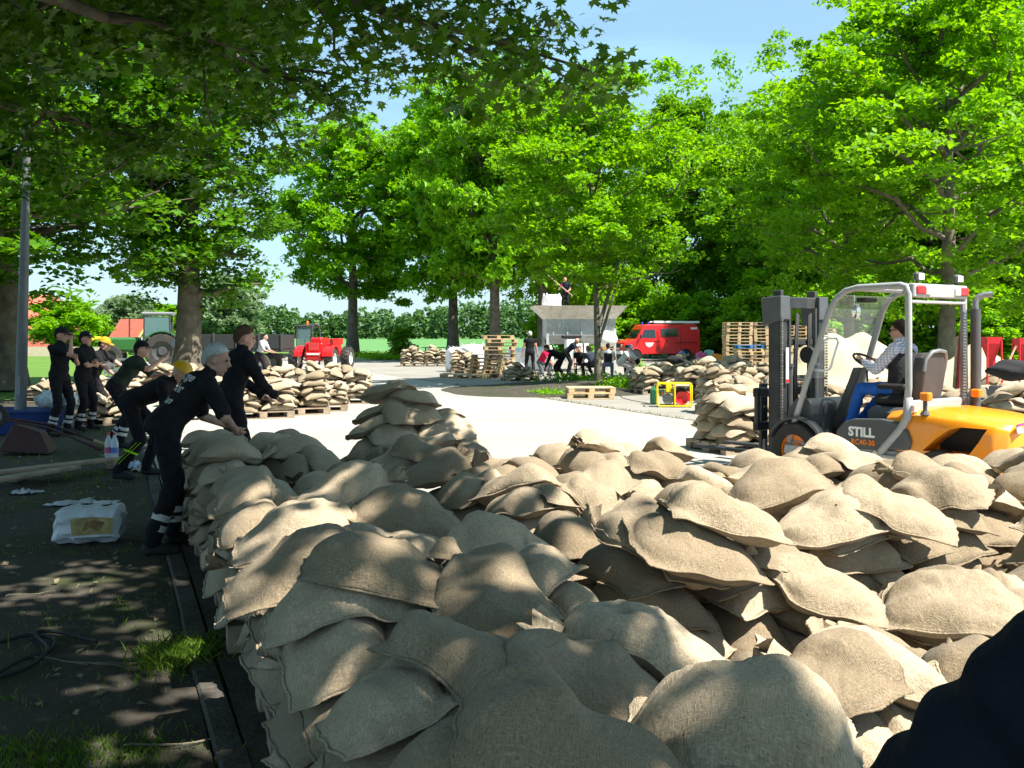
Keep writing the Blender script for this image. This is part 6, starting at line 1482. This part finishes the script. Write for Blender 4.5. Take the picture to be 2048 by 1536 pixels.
    b = MB(); b.ball((.78, .28, 1.90), (.02, .085, .085), 16, 10); b.tube([(.80, .28, 1.98), (.80, .28, 2.08)], .008, 6); b.build('mirror', mat('mirror_glass', (.8, .8, .75), .08, metal=.9), e, smooth=True)
    b = MB(); b.box((.64, .3, 2.02), (.12, .22, .05), ch=.01); b.build('mirror_bracket', M['black'], e)
    # mast
    for s_ in (1, -1):
        b = MB(); b.box((1.78, s_*.40, 1.10), (.17, .05, 2.0), ch=.006); b.box((1.70, s_*.365, 1.10), (.03, .12, 2.0), ch=.004); b.build('outer_mast_rail', bk, e)
        b = MB(); b.box((1.80, s_*.325, 1.16), (.12, .05, 2.02), ch=.006); b.build('inner_mast_rail', M['dark_metal'], e)
        b = MB(); b.prism([(1.66, 1.82), (1.92, 1.74), (1.95, 2.08), (1.66, 2.10)], s_*.46, s_*.28); b.build('mast_head', mat('mast_head_grey', (.085, .09, .095), .5), e, bevel=.01)
        b = MB(); b.cyl((1.70, s_*.25, .30), (1.70, s_*.25, 1.28), .042); b.cyl((1.70, s_*.25, 1.28), (1.70, s_*.25, 1.96), .022); b.cyl((1.70, s_*.25, 1.26), (1.70, s_*.25, 1.30), .055); b.build('lift_cylinder', M['dark_metal'], e, smooth=True)
        b = MB()
        for k in range(46): b.box((1.665, s_*.432, .32+k*.034), (.022, .020 if k % 2 else .030, .024))
        b.build('lift_chain', mat('chain_steel', (.20, .19, .17), .45, metal=.5), e)
        b = MB(); b.tube([(1.72, s_*.14, .5), (1.70, s_*.15, 1.3), (1.68, s_*.13, 1.9)], .016, 8); b.tube([(1.72, s_*.10, .5), (1.70, s_*.11, 1.3), (1.68, s_*.10, 1.88)], .012, 8); b.build('hydraulic_hose', M['black'], e, smooth='all')
    for z in (.42, 1.12, 1.55, 2.02): b = MB(); b.box((1.75, 0, z), (.08, .78, .07 if z != 2.02 else .14), ch=.01); b.build('mast_crossbar', bk, e)
    b = MB(); b.lathe([(.06, -.03), (.10, -.03), (.10, .03), (.06, .03)], c=(1.66, -.06, 1.40), n=20); b.build('hose_pulley', M['black'], e, smooth=True)
    b = MB(); b.box((1.655, .345, 1.28), (.008, .05, .42)); b.build('white_strip', M['white'], e); b = MB(); b.box((1.648, .345, 1.10), (.006, .05, .04)); b.build('red_mark', M['red'], e)
    # carriage and forks
    b = MB()
    for z in (.55, .95): b.box((1.98, 0, z), (.07, 1.06, .10), ch=.008)
    for y in (-.5, .5, -.18, .18): b.box((1.97, y, .76), (.05, .06, .5), ch=.006)
    b.build('fork_carriage', bk, e)
    for s_ in (1, -1): b = MB(); b.box((2.04, s_*.30, .62), (.045, .12, .86), ch=.006); b.box((2.58, s_*.30, .21), (1.10, .12, .04), ch=.008); b.build('fork', bk, e)
    for s_ in (1, -1):
        wheel(e, (1.36, s_*.50, .33), .33, .24, 'y', M['orange'], lug=False, out=s_); wheel(e, (-.32, s_*.48, .25), .25, .18, 'y', M['orange'], lug=False, out=s_)
        b = MB(); b.tube([(1.36+.38*cos(a), s_*.55, .33+.37*sin(a)) for a in np.linspace(.35, pi-.15, 10)], .03, 6, sq=(2.6, .6)); b.build('mudguard', dk, e, smooth='all')
M['magenta'] = mat('magenta_strip', (.6, .02, .18), .5)
forklift()
# ------------------------------------------------------------------ people
def at(px, d, z=0): return Vector(((px-CX)/F*d, d, z))
BL = (.012, .012, .014); NV_ = (.015, .019, .034); LIME = (.42, .75, .02)
D = radians
# standing pair and leaning men on the left verge
person(at(118, 15.9), D(-12), 'man in black cap and T-shirt standing with arms crossed and a hand at his mouth', lean=3, hl=(.30, .0, 1.22), hr=(.20, .02, 1.50), elbow=(.25, 0, -1), fl=(.02, .16, .09), fr=(-.04, -.15, .09), cap=BL, bands=2, vox=.016, shirt=BL, sleeve=.7, scale=1.03, look=(0, -4))
def badge(root, g):
    b = MB(); c = g['hc']+g['hup']*.075+g['hdir']*.085; b.box(c, (.008, .05, .02)); b.build('cap_badge', M['white'], root)
person(at(166, 16.7), D(-8), 'man in black cap with folded arms standing second from the lamp post', lean=3, hl=(.28, -.06, 1.18), hr=(.30, .08, 1.16), elbow=(.1, 0, -1), fl=(.05, .14, .09), fr=(0, -.15, .09), cap=BL, bands=2, vox=.018, shirt=BL, sleeve=.7, extra=badge, scale=.99)
person(at(188, 17.6), D(-5), 'man in yellow cap leaning on the sandbags behind the two standing men', lean=24, pel=(-.05, 0, .88), hl=(.62, .2, .95), hr=(.55, -.2, .85), fl=(-.1, .14, .09), fr=(-.25, -.15, .09), cap=(.45, .26, .02), vox=.018, shirt=BL, sleeve=.6, look=(0, -12))
person(at(236, 14.2), D(-2), 'man in dark green T-shirt and black cap leaning forward, hand at chin', lean=38, pel=(-.02, 0, .90), hl=(.66, .12, 1.05), hr=(.68, -.04, 1.30), elbow=(.2, 0, -1), fl=(-.16, .14, .09), fr=(.10, -.15, .09), cap=BL, bands=2, vox=.016, shirt=(.018, .03, .022), sleeve=.75, look=(0, 5), scale=1.0)
def lime(root, g):
    b = MB(); k, a = g['j']['k-1']; m_ = cloth(LIME, 'lime_tape'); d = (a-k).normalized()
    for o in (-.022, .022):
        b = MB(); p0 = k+Vector((o, -.075, -.02)); p1 = a+Vector((o, -.075, .10)); b.tube([p0, p1], .011, 4, sq=(1.2, .3)); b.build('lime_strap', m_, root)
    b = MB(); b.tube([k.lerp(a, .35)+Vector((-.075, -.072, .03)), k.lerp(a, .35)+Vector((.075, -.072, -.03))], .030, 4, sq=(1, .35)); b.build('lime_band', m_, root)
person(at(272, 11.2), D(8), 'bending man in yellow helmet and lime straps behind the grey haired man', lean=64, pel=(-.05, 0, .88), hl=(.62, .2, .72), hr=(.60, -.15, .70), fl=(.08, .15, .09), fr=(-.16, -.16, .09), helmet=(.6, .33, .01), vox=.018, shirt=BL, sleeve=1.2, look=(0, -35), extra=lime, hair=None)
def back_text(root, g):
    p0 = g['pel']; sp, fw, lat = g['sp'], g['fw'], g['lat']; R = Matrix(((-lat), sp, -fw)).transposed()
    R = Matrix((-lat, sp, (-lat).cross(sp))).transposed()
    for i, (t, s_) in enumerate([('Arge', .105), ('Fuhr', .10), ('/ am', .085)]):
        o = text_part(t, s_, (0, 0, 0), (0, 0, 0), M['white'], root, ext=.002, shear=.15, bold=.003); c = p0 + sp*(.40-.115*i) - fw*(.130-.004*i) + lat*(.0)
        Mx = Matrix.Translation(c) @ R.to_4x4()
        for v in o.data.vertices:      # the print lies on the cloth
            w = Mx @ v.co; hit = g['bvh'].ray_cast(w - fw*.25, fw, .6)[0]
            v.co = (hit - fw*.003) if hit is not None else w
        o.data.update()
back_text_ref[0] = back_text
q = G(318, 1108)
person((q.x, q.y+.1, 0), D(38), 'grey haired man with white lettering on his black back bending over the sandbags', lean=41, side=-.05, pel=(.0, 0, .95), hl=(.60, .20, .90), hr=(.50, -.16, .90), elbow=(-.7, -.6, .3), fl=(.12, .16, .09), fr=(-.14, -.14, .09), hair='hair_grey', vox=.011, shirt=BL, pants=(.010, .011, .014), sleeve=.85, bands=2, look=(-34, -16), scale=1.0, extra=back_text, skin=(.42, .25, .19))
person(at(458, 10.2), D(40), 'brown haired man in a black jacket at the far end of the near sandbags', lean=15, hl=(.45, .15, .95), hr=(.45, -.15, .95), hair='hair_brown', vox=.016, shirt=(.011, .012, .015), sleeve=1.2, look=(-18, -14), scale=1.03)
# farther people
gf = 'workers filling bags by the hopper'
person(at(518, 35), D(-10), 'worker in a pale grey shirt by the dark trailer', lean=22, hl=(.5, .2, 1.0), hr=(.5, -.1, 1.0), fl=(.2, .12, .09), fr=(-.2, -.12, .09), shirt=(.45, .46, .52), pants=BL, bands=1, vox=.028, sleeve=.9)
person(at(358, 36), D(-60), 'person in a pale blue shirt half hidden by the thick tree trunk', lean=10, hl=(.3, .2, .9), hr=(.3, -.2, .9), shirt=(.5, .55, .62), pants=(.1, .12, .18), vox=.028)
person(at(1060, 38.5), D(95), 'white haired man in a black vest standing with his back turned near the pallet stack', lean=2, shirt=BL, pants=(.02, .022, .03), hair='hair_grey', vox=.026, sleeve=.25, hl=(.05, .3, .75), hr=(.05, -.3, .75), group=gf, fl=(0, .14, .09), fr=(.02, -.14, .09), scale=1.03)
person(at(1085, 38), D(-20), 'kneeling worker in a red shirt beside the man in the black vest', lean=30, pel=(-.1, 0, .55), hl=(.45, .1, .45), hr=(.45, -.1, .45), fl=(.2, .12, .09), fr=(-.35, -.12, .09), shirt=(.6, .01, .06), pants=(.12, .13, .14), hair='hair_brown', vox=.028, group=gf)
person(at(1122, 34.5), D(182), 'worker in black with lime ankle bands bending left over the heap', lean=68, pel=(-.05, 0, .85), hl=(.6, .2, .4), hr=(.55, -.2, .4), fl=(.1, .2, .09), fr=(-.2, -.2, .09), shirt=BL, pants=BL, bands=2, bandcol=LIME, vox=.026, sleeve=1.2, group=gf, gloves=(.6, .02, .1), look=(0, -30))
person(at(1137, 40), D(-15), 'worker in a navy shirt bending over in front of the white cabinet', lean=48, pel=(-.1, 0, .92), hl=(.55, .1, .6), hr=(.5, -.1, .6), shirt=NV_, pants=BL, hair=None, vox=.028, group=gf, look=(0, -30))
person(at(1183, 36.5), D(130), 'worker in a navy T-shirt crouching left of the island tree trunk', lean=28, pel=(-.1, 0, .52), hl=(.45, .15, .35), hr=(.45, -.15, .35), fl=(.25, .15, .09), fr=(.1, -.15, .09), shirt=(.03, .04, .06), pants=BL, vox=.026, group=gf)
person(at(1160, 39), D(-100), 'dark clothed worker crouching behind the heap between the two bending men', lean=35, pel=(-.1, 0, .5), hl=(.45, .15, .3), hr=(.45, -.15, .3), fl=(.25, .15, .09), fr=(.1, -.15, .09), shirt=BL, pants=BL, vox=.028, group=gf)
person(at(1216, 36), D(85), 'seated worker in a white shirt with black vest right of the island tree trunk', lean=4, pel=(-.1, 0, .55), hl=(.3, .2, .7), hr=(.3, -.2, .7), fl=(.35, .15, .09), fr=(.35, -.15, .09), shirt=(.62, .60, .60), pants=(.15, .17, .24), hair='hair_brown', vox=.028, group=gf, extra=lambda r, g: MB().box(g['pel']+g['sp']*.22-g['fw']*.10, (.09, .30, .34), ch=.03).build('black_vest', M['cloth_black'], r))
person(at(1246, 35), D(-25), 'worker in white with a blue grey cap bending to the right of the tree', lean=35, pel=(-.1, 0, .62), hl=(.5, .1, .5), hr=(.5, -.1, .55), fl=(.3, .12, .09), fr=(.1, -.15, .09), shirt=(.72, .70, .70), pants=(.6, .5, .48), cap=(.25, .32, .45), vox=.028, group=gf, look=(0, -30))
person(at(1268, 37), D(170), 'worker with pale sleeves stooping beside the sandbag heap near the van', lean=40, pel=(-.1, 0, .6), hl=(.5, .1, .5), hr=(.5, -.1, .55), fl=(.3, .12, .09), fr=(.1, -.15, .09), shirt=(.5, .5, .52), pants=BL, vox=.028, group=gf)
def shovel_(root, g):
    h = g['j']['r'][0]; h2 = g['j']['l'][0]; d = (h-h2).normalized(); b = MB(); b.tube([h2-d*.35, h+d*.9], .02, 6); b.build('shovel_handle', M['wood'], root)
person(at(1131, 44.2, 2.62), D(-100), 'worker in navy with pink gloves shovelling on top of the hopper', lean=14, hl=(.35, .12, 1.0), hr=(.30, -.18, 1.25), shirt=NV_, pants=BL, hair=None, vox=.026, gloves=(.7, .03, .15), extra=shovel_, look=(0, -35), scale=.95)
# driver
def driver_extra(root, g):
    b = MB(); c = g['hc']; b.box(c+g['hdir']*.09+g['hup']*.018, (.012, .15, .028)); b.tube([c+g['hdir']*.08+g['hlat']*.075+g['hup']*.02, c+g['hlat']*.085+g['hup']*.015-g['hdir']*.02], .004, 5); b.build('dark_glasses', M['black'], root)
    m_ = cloth((.035, .035, .04), 'vest'); b = MB(); pel, sp, fw, lat = g['pel'], g['sp'], g['fw'], g['lat']; rings = []
    for t, w, d in [(-.10, .20, .155), (.05, .20, .155), (.2, .185, .14), (.33, .20, .145), (.42, .175, .12), (.46, .13, .09)]:
        rings.append([pel+sp*t+lat*w*cos(a)+fw*d*sin(a) for a in np.linspace(0, 2*pi, 20, endpoint=False)])
    b.loft(rings); b.build('vest', m_, root, smooth='all')
dp = FO + Vector((cos(FYAW), sin(FYAW), 0))*.44
person((dp.x, dp.y, .0), FYAW, 'forklift driver in blue jeans, checked shirt and dark vest holding the steering wheel', lean=3, pel=(-.06, 0, 1.10), hl=(.34, .16, 1.38), hr=(.32, -.12, 1.38), elbow=(-.1, .1, -1), fl=(.50, .17, .66), fr=(.62, -.12, .58), knee=(.6, 0, 1), shirt=(.55, .56, .66), pants=(.03, .13, .50), plaid=True, sleeve=1.2, vox=.012, hair='hair_dark', look=(0, -6), extra=driver_extra, scale=.97)
# the photographer's neighbour: only a dark sleeve and shoulder reach into the lower right corner
person((.80, .80, 0), D(100), 'dark blue jacket shoulder of a person leaning in at the lower right corner', lean=50, pel=(-.15, 0, .92), hl=(.62, .3, .75), hr=(.6, -.3, .75), shirt=(.011, .014, .024), pants=BL, sleeve=1.2, vox=.010, hair='hair_dark', scale=1.1)
# ------------------------------------------------------------------ grass, weeds, litter leaves
def blades(name, pts, h, w, m, label, seed, cat='grass'):
    rng = np.random.default_rng(seed); n = len(pts); a = rng.uniform(0, 2*pi, n); hh = h*rng.uniform(.4, 1.3, n); lean = rng.normal(0, .45, (n, 2))*hh[:, None]
    dx = np.cos(a)*w; dy = np.sin(a)*w; p = np.asarray(pts)
    V = np.stack([np.stack([p[:, 0]-dx, p[:, 1]-dy, p[:, 2]], 1), np.stack([p[:, 0]+dx, p[:, 1]+dy, p[:, 2]], 1), np.stack([p[:, 0]+dx*.6+lean[:, 0]*.4, p[:, 1]+dy*.6+lean[:, 1]*.4, p[:, 2]+hh*.6], 1), np.stack([p[:, 0]+lean[:, 0], p[:, 1]+lean[:, 1], p[:, 2]+hh], 1)], 1).reshape(-1, 3)
    i = np.arange(n)*4; Fc = np.concatenate([np.stack([i, i+1, i+2], 1), np.stack([i, i+2, i+3], 1)]); o = link(name, np_mesh(name, V, Fc, m)); return tag(o, label, kind='stuff')
M['blade'] = leafmat('grass_blade', (.045, .10, .010), (.13, .22, .025), .35); M['straw'] = leafmat('dry_grass', (.18, .15, .09), (.28, .24, .14), .2)
rg = np.random.default_rng(17)
def tufts(cn, spread, per, nrange, srange):
    c = np.stack([rg.uniform(*nrange, cn), rg.uniform(*srange, cn)], 1); q = np.repeat(c, per, 0)+rg.normal(0, spread, (cn*per, 2)); q = q[q[:, 0] < .33]
    P_ = np.array([[n*NV.x+s*SV.x, n*NV.y+s*SV.y, -.012] for n, s in q]); return P_
blades('grass', tufts(110, .07, 22, (-3.5, .3), (1.5, 14)), .045, .0022, M['blade'], 'thin tufts of grass on the shaded soil', 1)
blades('grass', tufts(380, .2, 22, (-14, .3), (6, 34)), .07, .005, M['blade'], 'rough grass on the verge around the workers', 2)
blades('dry_grass', tufts(240, .12, 22, (-3.5, .3), (1.5, 12)), .02, .002, M['straw'], 'dry straw bits on the soil', 3)
c = G(372, 1310); q = rg.normal(0, 1, (1500, 2))*(.10, .13)+(c.x-.04, c.y); blades('grass', np.c_[q, np.full(len(q), -.012)], .06, .0025, M['blade'], 'bright grass tuft in a patch of sun beside the kerb', 4)
c = G(120, 1510); q = rg.normal(0, 1, (1700, 2))*(.26, .12)+(c.x, c.y); blades('grass', np.c_[q, np.full(len(q), -.012)], .035, .002, M['blade'], 'sunlit grass at the lower left corner', 5)
# weeds: island edge, beds
def weed(px, py, w, l, h, n, label, m='leaf_maple', size=.09, seed=1, cat='weeds'):
    r_ = np.random.default_rng(seed); c = G(px, py); P_ = np.c_[r_.normal(0, w/2, n)+c.x, r_.normal(0, l/2, n)+c.y, np.abs(r_.normal(0, h*.45, n))+.03]
    V, Fc = leaves_np(P_, size, 'rhomb', r_, up=.5); o = link('weeds', np_mesh('weeds', V, Fc, M[m])); return tag(o, label, cat, kind='stuff')
weed(1235, 778, .5, .8, .35, 1100, 'leafy weeds at the right corner of the tree island', size=.10, seed=1)
weed(1170, 766, 1.4, 1.6, .28, 1500, 'dark low plants under the island tree', 'leaf_dark', .10, 2)
weed(1095, 790, .5, .6, .16, 500, 'small weeds at the front of the tree island', size=.07, seed=3)
weed(1280, 742, .3, .4, .4, 300, 'green weed behind the sandbag heap', size=.1, seed=5)
weed(782, 719, 1.6, 1.2, .35, 1900, 'bright low shrub bed beside the far sandbag pallets', size=.16, seed=4)
weed(735, 714, 1.8, 1.6, .3, 1500, 'green plants at the foot of the oak by the road', size=.16, seed=8)
q = np.stack([np.full(900, 10.23)+rg.normal(0, .05, 900), rg.uniform(12, 30, 900)], 1)
blades('grass', np.array([[n*NV.x+s*SV.x, n*NV.y+s*SV.y, 0] for n, s in q]), .05, .006, M['straw'], 'dry weeds growing in the road joint', 6)
# fallen leaves on the soil
n = 900; q = np.stack([rg.uniform(-5, .3, n), rg.uniform(1.5, 16, n)], 1); P_ = np.array([[a*NV.x+b*SV.x, a*NV.y+b*SV.y, .0] for a, b in q])
V, Fc = leaves_np(P_, .05, 'rhomb', rg, up=3); tag(link('fallen_leaves', np_mesh('fallen_leaves', V, Fc, M['straw'])), 'dry leaves scattered on the soil', kind='stuff')
